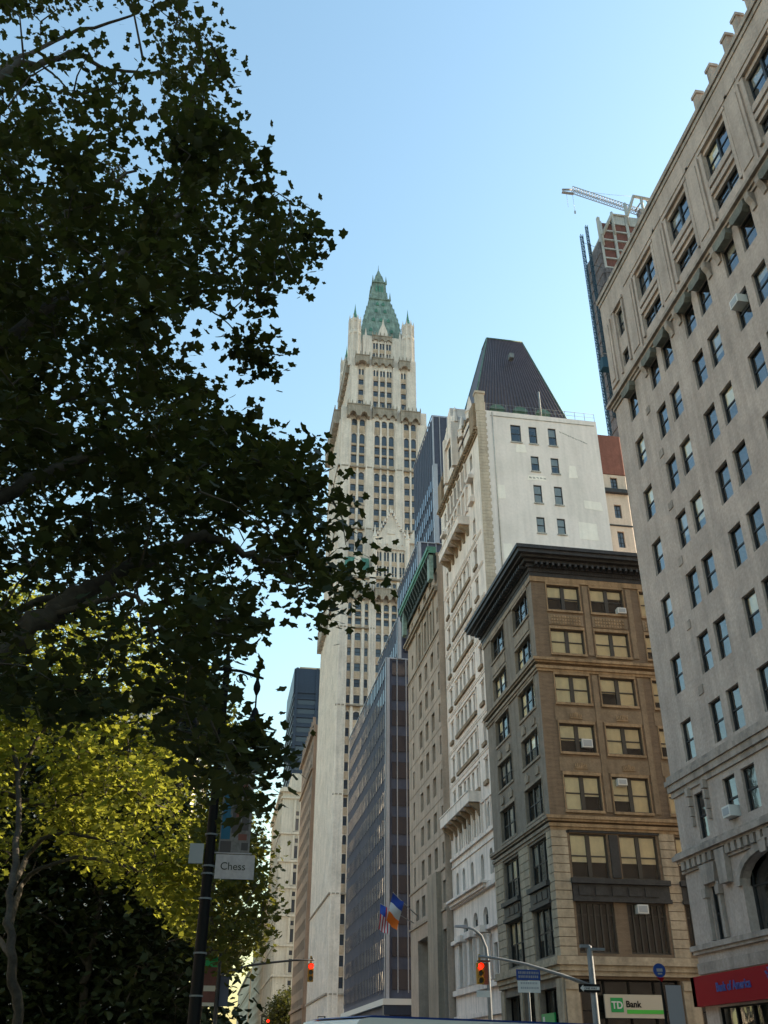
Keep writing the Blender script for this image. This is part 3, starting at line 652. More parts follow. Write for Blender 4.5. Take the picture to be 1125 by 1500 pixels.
for c in (near_c, far_c): fh.box(b, c[0]-.2, c[1]+.2, 0, .5, 50.0, 50.35); fh.box(b, c[0]-.15, c[1]+.15, 0, .42, 47.4, 47.9); fh.slab(b, [(c[0]-.2, 50.35), (c[1]+.2, 50.35), ((c[0]+c[1])/2, 50.95)], 0, .35)
b.build('loggia', 'marble', ho)
b = MB(); fh.box(b, 70.6, 86.8, 0, .15, 53.5, 53.75); fh.box(b, 70.5, 87.0, 0, .42, 54.0, 54.25); fh.box(b, 70.6, 86.9, 0, .25, 53.753, 53.997)
y = 70.8
while y < 86.8: fh.box(b, y, y+.22, .25, .38, 53.76, 53.99); y += .5
for u0, u1 in ((70.8, 72.4), (85, 86.6)): fh.box(b, u0, u1, 0, .3, 54.6, 57.3)
z = 57.3
for i in range(14):
    c = 72.8+i*.98
    if not 77.8 < c < 81.6: fh.slab(b, [(c-.3, 57.3), (c+.3, 57.3), (c+.25, 57.7), (c, 58.15), (c-.25, 57.7)], -.3, .15)
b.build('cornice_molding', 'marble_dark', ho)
b = MB(); fh.slab(b, [(77.8, 54.6), (81.8, 54.6), (81.8, 60.3), (81.3, 61.1), (80.7, 61.6), (80.4, 62.6), (79.2, 62.9), (78.9, 61.6), (78.3, 61.1), (77.8, 60.3)], -1.4, .45)
for c in (78.05, 81.55): fh.box(b, c-.25, c+.25, .45, .75, 54.6, 60.1); b.ring(fh.p(c, .2, 60.1), [(.4, 0), (.36, .5), (.16, 1.4), (.2, 1.55), (.02, 2.1)], 8)
fh.box(b, 78.4, 81.2, .45, .7, 58.6, 59.0)
b.build('gable', 'marble', ho)
for c in (73.0, 76.2): b = MB(); b.ring(fh.p(c, .0, 56.9), [(.42, 0), (.42, .8), (.5, .85), (.3, 1.4), (.16, 2.3), (.02, 2.9)], 8); b.build('finial', 'marble', ho)
b = MB(); fh.box(b, 79.2, 80.4, .455, .47, 55.6, 58.2); b.build('gable_window', 'inside', ho)
rb0 = [(20.3+.2, 72.0), (30.75, 72.0), (30.75, 85.2), (20.5, 85.2)]; rt = [(24.45, 78.0), (28.55, 78.0), (28.55, 80.0), (24.45, 80.0)]; rz0, rz1 = 56.3, 72.3
b = MB(); b.hexa([(x, y, rz0) for x, y in rb0]+[(x, y, rz1) for x, y in rt])
for i in range(1, 26):                                               # standing ridges of the tile courses
    f = i/26; x0 = rb0[0][0]+(rb0[1][0]-rb0[0][0])*f; x1 = rt[0][0]+(rt[1][0]-rt[0][0])*f
    b.tube([(x0, 71.98, rz0), (x1, 77.98, rz1)], .055, 5)
roof = b.build('roof', 'tile', ho)
b = MB()
for i in range(4): b.tube([(*rb0[i], rz0), (*rt[i], rz1)], .09, 6)
for i in range(4): b.tube([(*rt[i], rz1), (*rt[(i+1) % 4], rz1)], .12, 6)
b.build('roof_trim', 'copper_dark', roof)
for xx in (23.1, 25.45, 27.8, 30.0)[:3]:
    b = MB(); pts = [(xx+.75*math.cos(math.pi*i/10), 57.6+.55*math.sin(math.pi*i/10)) for i in range(11)]
    b.prism(pts, 'y', 71.7, 74.2); b.box(xx-.7, xx+.7, 71.85, 74.2, 56.3, 57.6); b.build('dormer', 'copper_dark', roof)
b = MB(); b.box(26.0, 26.5, 75.2, 75.9, 67.5, 68.1); b.build('hatch', 'galv', roof)
b = MB()
for i in range(12): b.tube([(21.6+i, HY+.15, 56.3), (21.6+i, HY+.15, 57.35)], .025, 5)
b.tube([(21.6, HY+.15, 57.33), (32.6, HY+.15, 57.33)], .025, 5); b.tube([(21.6, HY+.15, 56.9), (32.6, HY+.15, 56.9)], .02, 5)
b.tube([(27.2, HY+.4, 56.3), (27.2, HY+.4, 59.6)], .1, 6); b.build('railing', 'galv', ho)

# ================================================================== tan office block with the green cornice
PY0, PY1 = 86.75, 103.45
po = thing('sandstone_building', (20, PY0, 0), 'tan sandstone office block with projecting green copper cornice', 'building')
fp = FR('E', 20)
g3 = [(89.7, 91.1), (92.75, 94.2), (95.85, 97.3)]; ns = (86.95, 87.7); fs_ = (100.35, 101.2)
pr = [39.05, 35.85, 32.55, 29.35, 26.05, 22.65, 19.4]
ph = [(a, b, t-1.85, t) for t in pr for a, b in g3+[ns, fs_]]+[(a-.1, b-.1, 14.2, 16.1) for a, b in ((92.6, 94.3), (95.9, 97.5), (98.9, 100.5), (86.9, 88.0))]
ph += [(a, b, 40.6, 43.9) for a, b in g3]+[(ns[0], ns[1], 41.2, 42.9), (fs_[0], fs_[1], 41.2, 42.9), (ns[0], ns[1], 45.7, 47.0), (fs_[0], fs_[1], 45.7, 47)]+[(a, b, 45.7, 47.2) for a, b in g3]
bigo = [(93.1, 99.7, .2, 12.3), (86.9, 88.4, .2, 12.1)]
mb = MB(); wall(mb, fp, PY0, PY1, 0, 49.2, ph, .35, back=.8)
mb2 = MB(); shell(mb, 20, 40, PY0, PY1, 0, 49.2, 0, 'E')
mb = MB(); wall(mb, fp, PY0, PY1, 0, 49.2, ph+bigo, .35, back=1.6); shell(mb, 20, 40, PY0, PY1, 0, 49.2, 0, 'E')
mb.build('wall', ['postal', 'inside'], po)
st_p = dict(id='p', depth=.42, sash='sash', pane='pane_deep', sill=None, lights=1, rails=(.5,), fw=.07)
windows(po, fp, ph, st_p, lambda i, k: (.45, 'blind_grey') if i % 4 == 1 else None)
windows(po, fp, bigo, dict(st_p, id='pb', lights=3, rails=(.33, .66), depth=1.2))
b = MB()
for z0, z1, n in ((40.1, 40.3, .12), (44.7, 45.0, .3), (45.003, 45.25, .5), (17.0, 17.15, .12), (13.55, 13.75, .15), (48.9, 49.2, .1)): fp.box(b, PY0+.05, PY1+n, 0, n, z0, z1)
for c in (89.2, 92.0, 95.05, 98.2): fp.box(b, c-.35, c+.35, .0, .12, 40.32, 44.6)
for t in pr: fp.box(b, PY0+.1, PY1, 0, .03, t+.7, t+.78)
fp.box(b, 88.5, 92.6, .0, .5, 0, 17.0)
b.build('moulding', 'postal_trim', po)
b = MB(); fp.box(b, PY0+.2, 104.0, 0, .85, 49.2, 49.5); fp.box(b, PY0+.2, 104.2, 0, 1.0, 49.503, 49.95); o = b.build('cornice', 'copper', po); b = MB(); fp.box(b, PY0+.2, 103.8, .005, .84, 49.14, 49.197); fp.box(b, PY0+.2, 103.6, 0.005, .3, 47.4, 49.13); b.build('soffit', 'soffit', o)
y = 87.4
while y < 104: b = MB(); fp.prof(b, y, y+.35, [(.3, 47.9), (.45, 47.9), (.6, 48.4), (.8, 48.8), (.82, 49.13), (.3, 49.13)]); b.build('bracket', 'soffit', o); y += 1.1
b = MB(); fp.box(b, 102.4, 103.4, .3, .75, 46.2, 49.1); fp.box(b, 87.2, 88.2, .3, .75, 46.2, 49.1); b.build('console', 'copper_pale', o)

# ================================================================== dark glass office tower, stepped
GT = thing('glass_building', (20, 113.5, 0), 'dark blue-grey curtain wall office building rising in steps, with pale metal corner posts', 'building')
gy = 113.5
blocks = [(19.05, 45, 149.5, 0, 47.5), (20.6, 46, 130.0, 47.5, 53.3), (23.5, 46, 130.0, 53.3, 65.2), (26.05, 52, 128.5, 65.2, 87.5)]
mb = MB()
for x0, x1, y1, z0, z1 in blocks: shell(mb, x0+.1, x1, gy+.1, y1, z0, z1)
mb.build('wall', 'span', GT)
FL = 3.3
for bi, (x0, x1, y1, z0, z1) in enumerate(blocks):
    e = FR('E', x0); nn = FR('N', gy); cut = z1-.2 if bi < 3 else 78.2
    wb = MB(); mu = MB(); z = 8.6+FL*math.ceil(max(z0-8.6, 0)/FL)
    while z+2.1 < cut:
        e.box(wb, gy+.7, y1-.1, -.05, .012, z+.35, z+2.25); nn.box(wb, x0+.75, x1-.2, -.05, .012, z+.3, z+2.3); z += FL
    if bi == 0: e.box(wb, gy+.7, y1-.1, -.05, .012, 1, 6.1); nn.box(wb, x0+.7, x1, -.05, .012, 1, 6.1)
    if bi == 3: pass
    wb.build('window_band', 'curtain', GT)
    y = gy+1.4
    while y < y1: e.box(mu, y-.16, y+.16, .013, .06, z0+(8.6 if bi == 0 else 0), z1); y += 1.3
    mu.build('mullion', 'span', GT)
    cp = MB()
    for k in range(8):
        xx = x0+1.1*(k+1)+(.3 if bi < 3 else 0)+k*.08
        if xx < x1: nn.box(cp, xx-.05, xx+.05, .013, .14, z0+(8.6 if bi == 0 else 0), z1)
    if bi < 3: nn.box(cp, x0-.06, x0+.42, .013, .2, z0+(0 if bi else 0), z1); e.box(cp, gy-.2, gy+.5, .013, .06, z0, z1)
    else: nn.box(cp, x0-.06, x0+.14, .013, .2, 78.6, z1); nn.box(cp, x0-.06, x0+.55, .013, .25, z0, 78.6); e.box(cp, gy-.2, gy+.5, .013, .1, z0, 78.6)
    e.box(cp, gy-.1, y1, .0, .12, z1-.05, z1+.1); nn.box(cp, x0, x1, .0, .12, z1-.05, z1+.1)
    cp.build('corner_edging', 'alu', GT)
b = MB(); b.box(18.6, 30, 112.2, 113.4, 7.35, 7.95); b.box(18.6, 19.0, 113.45, 149, 7.35, 7.95); b.build('entrance_canopy', 'white', GT)
b = MB(); b.box(18.7, 22.4, 112.3, 113.3, 6.4, 7.345); b.build('canopy_sign', 'span_blue', GT)

# ================================================================== the gothic skyscraper
wo = thing('gothic_skyscraper', (20, 178, 0), 'tall cream gothic skyscraper tower with green pointed crown and corner turrets', 'skyscraper')
WX, TX, TY = 19.8, 19.3, 181.0
st_w = dict(id='w', depth=.3, sash='sash', pane='far_pane', one=True, lights=1, rails=(.5,), fw=.08)
fw = FR('N', 178.0); fwe = FR('E', WX); ft = FR('N', TY)
bc = [(21.75, 22.5), (23.25, 24.5), (25.3, 26.0), (27.65, 28.75), (29.3, 30.4), (31.0, 32.1), (32.7, 33.8)]
brs = [(78.8-3.37*k, .45 if k in (0, 5, 12) else 0) for k in range(20)]
bh = [(a, b, t-1.75, t, r) for t, r in brs for a, b in bc]+[(a, b, 80.6, 85.6, .5) for a, b in bc]+[(a, b, 88.7, 90.6, .5) for a, b in bc]
gp = [q for a, b in bc[3:] for q in ((a, a+.45), (b-.45, b))]
gh = [(a, b, 92.2, 94.7, 0) for a, b in gp]+[(a, b, 95.9, 98.2, .3) for a, b in gp]
mb = MB()
wall(mb, fw, WX, 27.1, 0, 93.0, [h for h in bh if h[1] < 27], .3)
wall(mb, fw, 27.1, 50, 0, 100.6, [h for h in bh if h[0] > 27]+gh, .3)
mb.quad((WX, 178, 0), (WX, 214, 0), (WX, 214, 93), (WX, 178, 93)); mb.quad((WX, 214, 0), (60, 214, 0), (60, 214, 93), (WX, 214, 93)); mb.quad((WX, 178, 93), (60, 178, 93), (60, 214, 93), (WX, 214, 93)); mb.quad((50, 178, 0), (60, 178, 0), (60, 178, 93), (50, 178, 93)); mb.quad((27.1, 178, 93), (27.1, 190, 93), (27.1, 190, 100.6), (27.1, 178, 100.6)); mb.quad((27.1, 178, 100.6), (50, 178, 100.6), (50, 190, 100.6), (27.1, 190, 100.6))
tc = [(21.85, 23.1), (23.75, 25.0), (27.4, 28.6), (29.1, 30.3), (30.8, 32.0), (34.5, 35.7), (36.2, 37.4)]
trows = [(133.4, 135.4, .5), (122.7, 131.1, .6), (118.2, 120.3, .5), (115.0, 116.9, 0), (112.0, 113.7, 0), (108.9, 110.6, 0), (105.85, 107.6, 0), (102.2, 104.4, .5), (99.2, 101.3, 0), (96.0, 98.0, 0), (93.3, 95.0, 0)]
th = [(a, b, z0, z1, r) for z0, z1, r in trows for a, b in tc]
wall(mb, ft, TX, 40.1, 90, 139.0, th, .3)
mb.quad((TX, TY, 90), (TX, 204, 90), (TX, 204, 139), (TX, TY, 139)); mb.quad((40.1, TY, 90), (40.1, 204, 90), (40.1, 204, 139), (40.1, TY, 139)); mb.quad((TX, 204, 90), (40.1, 204, 90), (40.1, 204, 139), (TX, 204, 139)); mb.quad((TX, TY, 139), (40.1, TY, 139), (40.1, 204, 139), (TX, 204, 139))
fu = FR('N', 182.2); uc = [(23.4, 24.65), (27.1, 28.3), (28.8, 30.0), (30.5, 31.7), (34.1, 35.3)]
uh = [(a, b, z0, z1, 0) for z0, z1 in ((146.8, 148.5), (143.6, 145.3), (140.4, 142.1)) for a, b in uc]
un = [q for a, b in uc for q in ((a, a+.48, 149.9, 151.8, .2), (b-.48, b, 149.9, 151.8, .2))]
wall(mb, fu, 21.5, 37.9, 138.9, 156.0, uh+un, .3)
mb.quad((21.5, 182.2, 139), (21.5, 202.8, 139), (21.5, 202.8, 156), (21.5, 182.2, 156)); mb.quad((37.9, 182.2, 139), (37.9, 202.8, 139), (37.9, 202.8, 156), (37.9, 182.2, 156)); mb.quad((21.5, 202.8, 139), (37.9, 202.8, 139), (37.9, 202.8, 156), (21.5, 202.8, 156)); mb.quad((21.5, 182.2, 156), (37.9, 182.2, 156), (37.9, 202.8, 156), (21.5, 202.8, 156))
fc = FR('N', 183.6); vc = [(27.15, 28.35), (28.85, 30.05), (30.55, 31.75)]
vh = [q for a, b in vc for z0, z1 in ((156.7, 158.6), (159.9, 161.9)) for q in ((a, a+.5, z0, z1, 0), (b-.5, b, z0, z1, 0))]
wall(mb, fc, 24.4, 34.9, 155.9, 164.2, vh, .3); shell(mb, 24.4, 34.9, 183.6, 201, 155.9, 164.2, 0, 'N')
mb.build('wall', ['terra', 'inside'], wo)
windows(wo, ft, th[:56], st_w); windows(wo, fu, uh, dict(st_w, id='wu')); windows(wo, fu, un, dict(st_w, id='wn', fw=.04)); windows(wo, fc, vh, dict(st_w, id='wc', fw=.04))
# the smaller repeated windows of the base, as one mesh
b = MB()
for fr, rects in ((fw, bh+gh), (ft, th[56:])):
    for h in rects:
        fr.box(b, h[0]+.02, h[1]-.02, -.34, -.3, h[2], h[3], 1); zc = (h[2]+h[3])/2
        for q in ([.5] if h[3]-h[2] < 3 else [.2, .36, .52, .68, .84]):
            z = h[2]+(h[3]-h[2])*q; fr.box(b, h[0]+.01, h[1]-.01, -.298, -.25, z-.05, z+.05, 0)
        fr.box(b, h[0]+.005, h[0]+.08, -.298, -.25, h[2], h[3], 0); fr.box(b, h[1]-.08, h[1]-.005, -.298, -.25, h[2], h[3], 0)
tag(b.build('base_window', ['sash', 'far_pane'], wo), None, None, kind='stuff')
# tan spandrel panels and ribs
b = MB(); rib = MB()
def stack(fr, cols_, rws, ztop=None):
    rs_ = sorted(rws, key=lambda r: r[0])
    for a, c in cols_:
        for (l0, l1), (h0, h1) in zip(rs_[:-1], rs_[1:]):
            if .4 < h0-l1:
                q = b if fr is fw else MB(); fr.box(q, a-.01, c+.01, .0, .05, l1+.12, h0-.06)
                if q is not b: q.build('spandrel', 'terra_span', wo)
stack(fw, bc, [(t-1.75, t) for t, r in brs]+[(80.6, 85.6)])
stack(ft, tc, [(z0, z1) for z0, z1, r in trows]); stack(fu, uc, [(146.8, 148.5), (143.6, 145.3), (140.4, 142.1), (149.9, 151.8)]); stack(fw, bc[3:], [(88.7, 90.6), (92.2, 94.7), (95.9, 98.2)]); stack(fc, vc, [(156.7, 158.6), (159.9, 161.9)])
for a, c in tc:                                                     # floor bands in the tall triple-height windows
    for z in (125.0, 127.7): ft.box(b, a, c, -.25, .03, z, z+.55)
for a, c in bc:
    for z in (82.0, 83.6): fw.box(b, a, c, -.25, .03, z, z+.4)
tag(b.build('base_spandrel', 'terra_span', wo), None, None, kind='stuff')
for u in (22.85, 24.9, 28.97, 30.63, 32.3): fw.box(rib, u-.24, u+.24, .0, .32, 6, 90.8)
for u0, u1 in ((19.82, 21.6), (26.15, 27.5)):
    fw.box(rib, u0, u1, .0, .5, 6, 93)
    for k in (0, .5, 1): fw.box(rib, u0+(u1-u0-.2)*k, u0+(u1-u0-.2)*k+.2, .5, .64, 6, 91)
for u in (23.42, 28.85, 30.55, 35.95): ft.box(rib, u-.2, u+.2, .0, .3, 93, 134.5)
for u0, u1 in ((19.35, 21.5), (25.3, 27.1), (32.3, 34.2), (37.7, 40.05)):
    ft.box(rib, u0, u1, .0, .45, 93, 135.0)
    for k in (0, 1): ft.box(rib, u0+(u1-u0-.25)*k, u0+(u1-u0-.25)*k+.25, .45, .58, 93, 135)
for u in (28.55, 30.25): fu.box(rib, u-.16, u+.16, 0, .25, 139.2, 152.4); fc.box(rib, u-.15, u+.15, 0, .25, 156.2, 162.6)
for u0, u1 in ((21.6, 23.1), (24.95, 26.8), (32.0, 33.8), (35.6, 37.8)): fu.box(rib, u0, u1, 0, .35, 139.2, 153.0)
for u0, u1 in ((24.5, 26.8), (32.1, 34.8)): fc.box(rib, u0, u1, 0, .3, 156.2, 163.0); fc.box(rib, u0+.9, u0+1.2, .3, .45, 156.2, 163.0)
y = 178.6
while y < 213.5: fwe.box(rib, y, y+.9, .0, .1, 6, 89); y += 2.15
y = TY+.4; fte = FR('E', TX)
while y < 203.5: fte.box(rib, y, y+.8, 0, .35, 93, 135); y += 2.2
fue = FR('E', 21.5); y = 182.6
while y < 202: fue.box(rib, y, y+.8, 0, .3, 139, 153); y += 2.2
rib.build('pier_rib', 'terra', wo)
b = MB()
for z in (121.3, 104.9): ft.box(b, TX-.3, 40.3, 0, .52, z, z+.35); fte.box(b, TY-.5, 204, 0, .5, z, z+.35)
for z in (79.6, 62.9, 45.5, 28.0, 12.0):
    fw.box(b, WX-.15, 27.6, .0, .62, z, z+.25)
    if z < 30: fwe.box(b, 177.6, 214.1, .0, .3, z, z+.3)
fw.box(b, WX, 36, .0, .5, 91.2, 91.6)
b.build('belt_course', 'terra_dark', wo)
# canopies with gothic arches and pinnacled parapets
def canopy(fr, u0, u1, z0, z1, n, teeth, pin=None):
    q = MB(); k = MB(); w = (u1-u0)/teeth
    for i in range(teeth):
        a, c = u0+w*i, u0+w*(i+1); mz = z0+(z1-z0)*.42
        fr.slab(q, [(a, z0), (a+w*.16, z0), (a+w*.28, z0+(mz-z0)*.7), (a+w/2, mz), (c-w*.28, z0+(mz-z0)*.7), (c-w*.16, z0), (c, z0), (c, z1), (a, z1)], 0, n)
    fr.box(q, u0-.1, u1+.1, 0, n+.12, z1, z1+.25)
    m_ = pin or int((u1-u0)/.9)
    for i in range(m_+1):
        u = u0+(u1-u0)*i/m_; fr.slab(q, [(u-.16, z1+.25), (u+.16, z1+.25), (u+.12, z1+.9), (u, z1+1.5), (u-.12, z1+.9)], n-.25, n)
    return q.build('canopy', 'terra_dark', wo)
canopy(ft, 20.6, 26.0, 135.2, 138.4, 1.7, 2); canopy(ft, 26.8, 32.7, 135.9, 138.6, .75, 3); canopy(ft, 33.6, 38.4, 135.2, 138.2, 1.2, 2)
canopy(fte, 182.5, 202.5, 134.6, 138.4, 1.6, 8)
canopy(fu, 22.4, 25.9, 152.4, 155.0, 1.5, 1); canopy(fu, 26.7, 32.1, 152.9, 155.2, .7, 3); canopy(fu, 33.5, 36.3, 152.4, 154.8, 1.1, 1)
canopy(fue, 184, 201, 151.6, 155, 1.2, 7)
canopy(fw, 21.4, 26.6, 86.0, 88.4, 1.3, 3); canopy(fw, 27.2, 33.6, 86.0, 88.4, 1.6, 4); canopy(fwe, 200, 213.6, 87.8, 91.8, 1.1, 5)
canopy(fc, 26.9, 32.0, 162.4, 164.0, .4, 3)
# gable and small dormer roof
b = MB(); fw.slab(b, [(27.3, 98.8), (34.3, 98.8), (34.3, 101.0), (33.4, 102.0), (32.6, 103.6), (31.6, 105.6), (31.0, 107.6), (30.75, 110.0), (30.5, 107.6), (29.9, 105.6), (28.9, 103.6), (28.1, 102.0), (27.3, 101.0)], -.8, .35)
for a, c in bc[3:]: fw.slab(b, arc(a-.15, c+.15, 98.6, 100.4)+arc(a+.1, c-.1, 98.6, 100.0)[::-1], .35, .5)
for k in range(9):
    f = k/8; xr = 34.2-3.2*f; zr = 101.4+6.4*f; b.frustum((xr, 177.3), zr-.1, zr+1.0, .2, .04)
    xl = 27.4+3.2*f; b.frustum((xl, 177.3), zr-.1, zr+1.0, .2, .04)
for x in (27.2, 34.4, 36.6): b.ring((x, 177.6, 93), [(.55, 0), (.5, 8.2), (.6, 8.4), (.3, 9.6), (.04, 11.6)], 8)
b.prism([(34.6, 100.6), (38, 100.6), (37.4, 102.4), (36.2, 104.6), (35.2, 102.2)], 'y', 177.5, 178.2)
fw.slab(b, [(29.9, 102.5), (31.6, 102.5), (31.6, 103.2), (30.75, 104.4), (29.9, 103.2)], .36, .5)
b.build('gable', 'terra', wo)
b = MB(); b.hexa([(20.6, 178.3, 92.6), (26.3, 178.3, 92.6), (26.3, 183, 92.6), (20.6, 183, 92.6), (21.2, 180.2, 97.4), (26.3, 180.2, 97.4), (26.3, 183, 97.4), (21.2, 183, 97.4)])
lowroof = b.build('low_roof', 'copper', wo)
b = MB(); pts = [(22.6, 92.6), (24.6, 92.6), (24.6, 94.4)]+arc(22.6, 24.6, 94.4, 96.6)[::-1][1:-1]+[(22.6, 94.4)]; b.prism(pts, 'y', 177.9, 180.6); b.prism([(23.2, 93.2), (24.0, 93.2), (24.0, 94.6), (23.6, 95.4), (23.2, 94.6)], 'y', 177.84, 177.895); b.build('dormer', 'terra', lowroof)
# corner turrets
for tx, ty in ((22.3, 184.0), (36.3, 184.0), (22.3, 201), (36.3, 201)):
    b = MB(); b.ring((tx, ty, 153.5), [(1.5, 0), (1.5, 10.0), (1.75, 10.4), (1.75, 11.2), (1.45, 11.6), (1.4, 14.2), (1.6, 14.6), (1.5, 15.4), (1.0, 15.6)], 8)
    for i in range(8):
        a = math.pi/8+i*math.pi/4; c = (tx+1.52*math.cos(a), ty+1.52*math.sin(a)); b.frustum(c, 153.5, 164, .2, .2); b.frustum(c, 165, 168.4, .17, .17); b.frustum(c, 168.4, 170.2, .22, .03)
    o = b.build('turret', 'terra', wo)
    b = MB(); b.ring((tx, ty, 168.9), [(1.0, 0), (.6, 1.4), (.3, 3.0), (.12, 4.6), (.02, 6.0)], 8); b.build('spire', 'copper', o)
# green crown
CX, CY = 29.65, 192.5
b = MB()
for z0, z1, a0, a1 in ((163.9, 168, 5.6, 5.35), (168.002, 173, 5.35, 4.75), (173.002, 178, 4.75, 3.75), (178.002, 182.4, 3.75, 2.75), (182.402, 182.9, 2.95, 2.95), (182.902, 186.0, 2.35, 2.15), (186.002, 189.8, 1.95, 1.8), (189.802, 190.2, 2.0, 2.0)): b.frustum((CX, CY), z0, z1, a0, a1, 0, a0*1.15, a1*1.15)
b.frustum((CX, CY), 190.2, 193.6, 1.6, .95); b.frustum((CX, CY), 193.602, 196.2, .85, .2); b.frustum((CX, CY), 196.0, 198.6, .12, .02)
for sx in (-1, 1):
    for sy in (-1, 1):
        for z, a in ((182.9, 2.8), (189.9, 1.85), (166, 5.3)): b.frustum((CX+sx*a, CY+sy*a*1.12), z-.4, z+2.6, .28, .03)
        for k in range(8): z = 165.5+2.1*k; a = float(np.interp(z, (163.9, 168, 173, 178, 182.4), (5.6, 5.35, 4.75, 3.75, 2.75))); b.frustum((CX+sx*a, CY+sy*a*1.15), z-.3, z+.7, .16, .03)
crown = b.build('crown', 'copper_pale', wo)
b = MB()
for z, a, xs in ((168.2, 5.25, (-2.8, 0, 2.8)), (172.4, 4.75, (-2.0, 0, 2.0)), (176.4, 4.0, (-1.2, 1.2)), (179.6, 3.35, (-.8, .8))):
    for x in xs: b.prism([(CX+x-.4, z), (CX+x+.4, z), (CX+x+.4, z+.7), (CX+x, z+1.3), (CX+x-.4, z+.7)], 'y', CY-a*1.15-.2, CY-a*1.0)
for x in (-.8, 0, .8): b.prism([(CX+x-.25, 186), (CX+x+.25, 186), (CX+x+.25, 188), (CX+x, 188.8), (CX+x-.25, 188)], 'y', CY-2.35, CY-1.9)
b.build('lucarne', 'copper', crown)
b = MB(); b.prism([(28.2, 163.9), (31.1, 163.9), (30.7, 166), (29.9, 168.4), (29.65, 170.4), (29.4, 168.4), (28.6, 166)], 'y', 183.3, 184.4)
for x in (25.2, 34.2): b.frustum((x, 184), 164, 167, .35, .04)
b.build('crown_gable', 'terra', wo)

# ================================================================== farther buildings down the avenue
tb = thing('office_building', (20, 222, 0), 'brown office block between the gothic skyscraper and the pale granite building', 'building')
e = FR('E', 19.6); n_ = FR('N', 222)
th_ = [(224+3.1*i, 225.7+3.1*i, 8+3.9*k, 10.2+3.9*k) for i in range(9) for k in range(16)]
mb = MB(); wall(mb, e, 222, 253, 0, 73, th_, .3); shell(mb, 19.6, 45, 222, 253, 0, 73, 0, 'E'); mb.build('wall', ['far_brown', 'inside'], tb)
windows(tb, e, th_[-100:], dict(st_w, id='tb'))
b = MB(); e.box(b, 221, 254, 0, .7, 70.5, 71.2); e.box(b, 221, 254, 0, .4, 12, 12.6); e.box(b, 221, 254, 0, .4, 62, 62.4)
for i in range(8): e.slab(b, [(223+4*i, 73), (225+4*i, 73), (224+4*i, 75.5)], -.5, .2)
b.build('cornice', 'far_brown', tb)
ab = thing('granite_building', (19, 313, 0), 'pale granite building stacked in colonnaded storeys with grey ledges, behind the brown block', 'building')
e = FR('E', 18.4); n_ = FR('N', 313)
ah = []; lz = [8, 16.6, 24.8, 33.1, 41.5, 49.6, 57.5, 66, 77.2]
for z0, z1 in zip(lz[:-1], lz[1:]):
    for i in range(6):
        a = 22.9+1.75*i; ah += [(a, a+1.0, z0+.9, z0+4.6), (a, a+1.0, z0+5.6, min(z0+6.9, z1-1))]
mb = MB(); wall(mb, n_, 18.4, 46, 0, 80, ah, .4); shell(mb, 18.4, 46, 313, 368, 0, 80, 0, 'N'); shell(mb, 21.2, 44, 316, 360, 80, 86); mb.build('wall', ['far_stone', 'inside'], ab)
windows(ab, n_, ah[-98:], dict(st_w, id='ab', rails=()))
b = MB()
for z in lz[1:]: wrap(b, 18.4, 313, 46, 368, .55, z-.35, z+.25)
wrap(b, 18.4, 313, 46, 368, 1.0, 79, 80.4)
for x in (22.5, 24.25, 26.0, 27.8, 29.5):
    for z0, z1 in zip(lz[:-1], lz[1:]): n_.box(b, x-.3, x+.3, 0, .5, z0+.5, z1-.6)
for y in range(316, 366, 4):
    for z0, z1 in zip(lz[:-1], lz[1:]): e.box(b, y, y+1, 0, .45, z0+.5, z1-.6)
b.build('ledge', 'far_stone', ab)
dt = thing('steel_tower', (26, 400, 0), 'dark blue steel office tower with horizontal bands rising behind the skyscraper', 'skyscraper')
b = MB(); shell(b, 25.9, 62, 400, 446, 0, 155.4); b.build('wall', 'span_blue', dt)
e = FR('E', 25.9); n_ = FR('N', 400); b = MB(); c = MB(); z = 6
while z < 140:
    n_.box(b, 27.5, 61, 0, .06, z, z+1.9); e.box(b, 401.5, 445, 0, .06, z, z+1.9); n_.box(c, 25.9, 62, .07, .5, z+2.3, z+3.4); e.box(c, 400, 446, .07, .5, z+2.3, z+3.4); z += 4.15
n_.box(c, 25.9, 62, .07, .5, 144, 155.4); e.box(c, 400, 446, .07, .5, 144, 155.4)
for k in range(4): n_.box(c, 26.2+k*9, 27.2+k*9, .1, .9, 0, 155.6)
b.build('window_band', 'curtain', dt); c.build('spandrel', 'span_blue', dt)
b = MB(); b.box(30, 34, 404, 408, 155.4, 157.5); b.box(28, 38, 405, 405.6, 157.5, 158.2); b.build('rooftop_plant', 'far_tan', dt)
for (y0, y1, h, x0, lb) in ((386, 500, 56, 19.4, 'tan stone office block far down the avenue, the taller of two'), (505, 690, 42, 19.0, 'lower tan block where the avenue meets the sky')):
    t_ = thing('stone_building', (x0, y0, 0), lb, 'building'); e = FR('E', x0)
    hs = [(y0+3+4.4*i, y0+4.8+4.4*i, 7+3.6*k, 9+3.6*k) for i in range(int((y1-y0-6)/4.4)) for k in range(int((h-10)/3.6))]
    mb = MB(); wall(mb, e, y0, y1, 0, h, hs, .4, back=.35); shell(mb, x0, x0+25, y0, y1, 0, h, 0, 'E'); mb.build('wall', ['far_tan', 'inside'], t_)
    b = MB(); e.box(b, y0, y1, 0, .8, h-1.4, h-.5); e.box(b, y0, y1, 0, .5, h*.75, h*.75+.5); e.box(b, y0, y1, 0, .5, 12, 12.6); b.build('cornice', 'far_tan', t_)
pw = thing('pale_building', (-9, 250, 0), 'pale stone building glimpsed through the leaves behind the lamp post', 'building')
n_ = FR('N', 250); hs = [(-59+3.2*i, -57.6+3.2*i, 10+3.7*k, 12+3.7*k) for i in range(14) for k in range(17)]
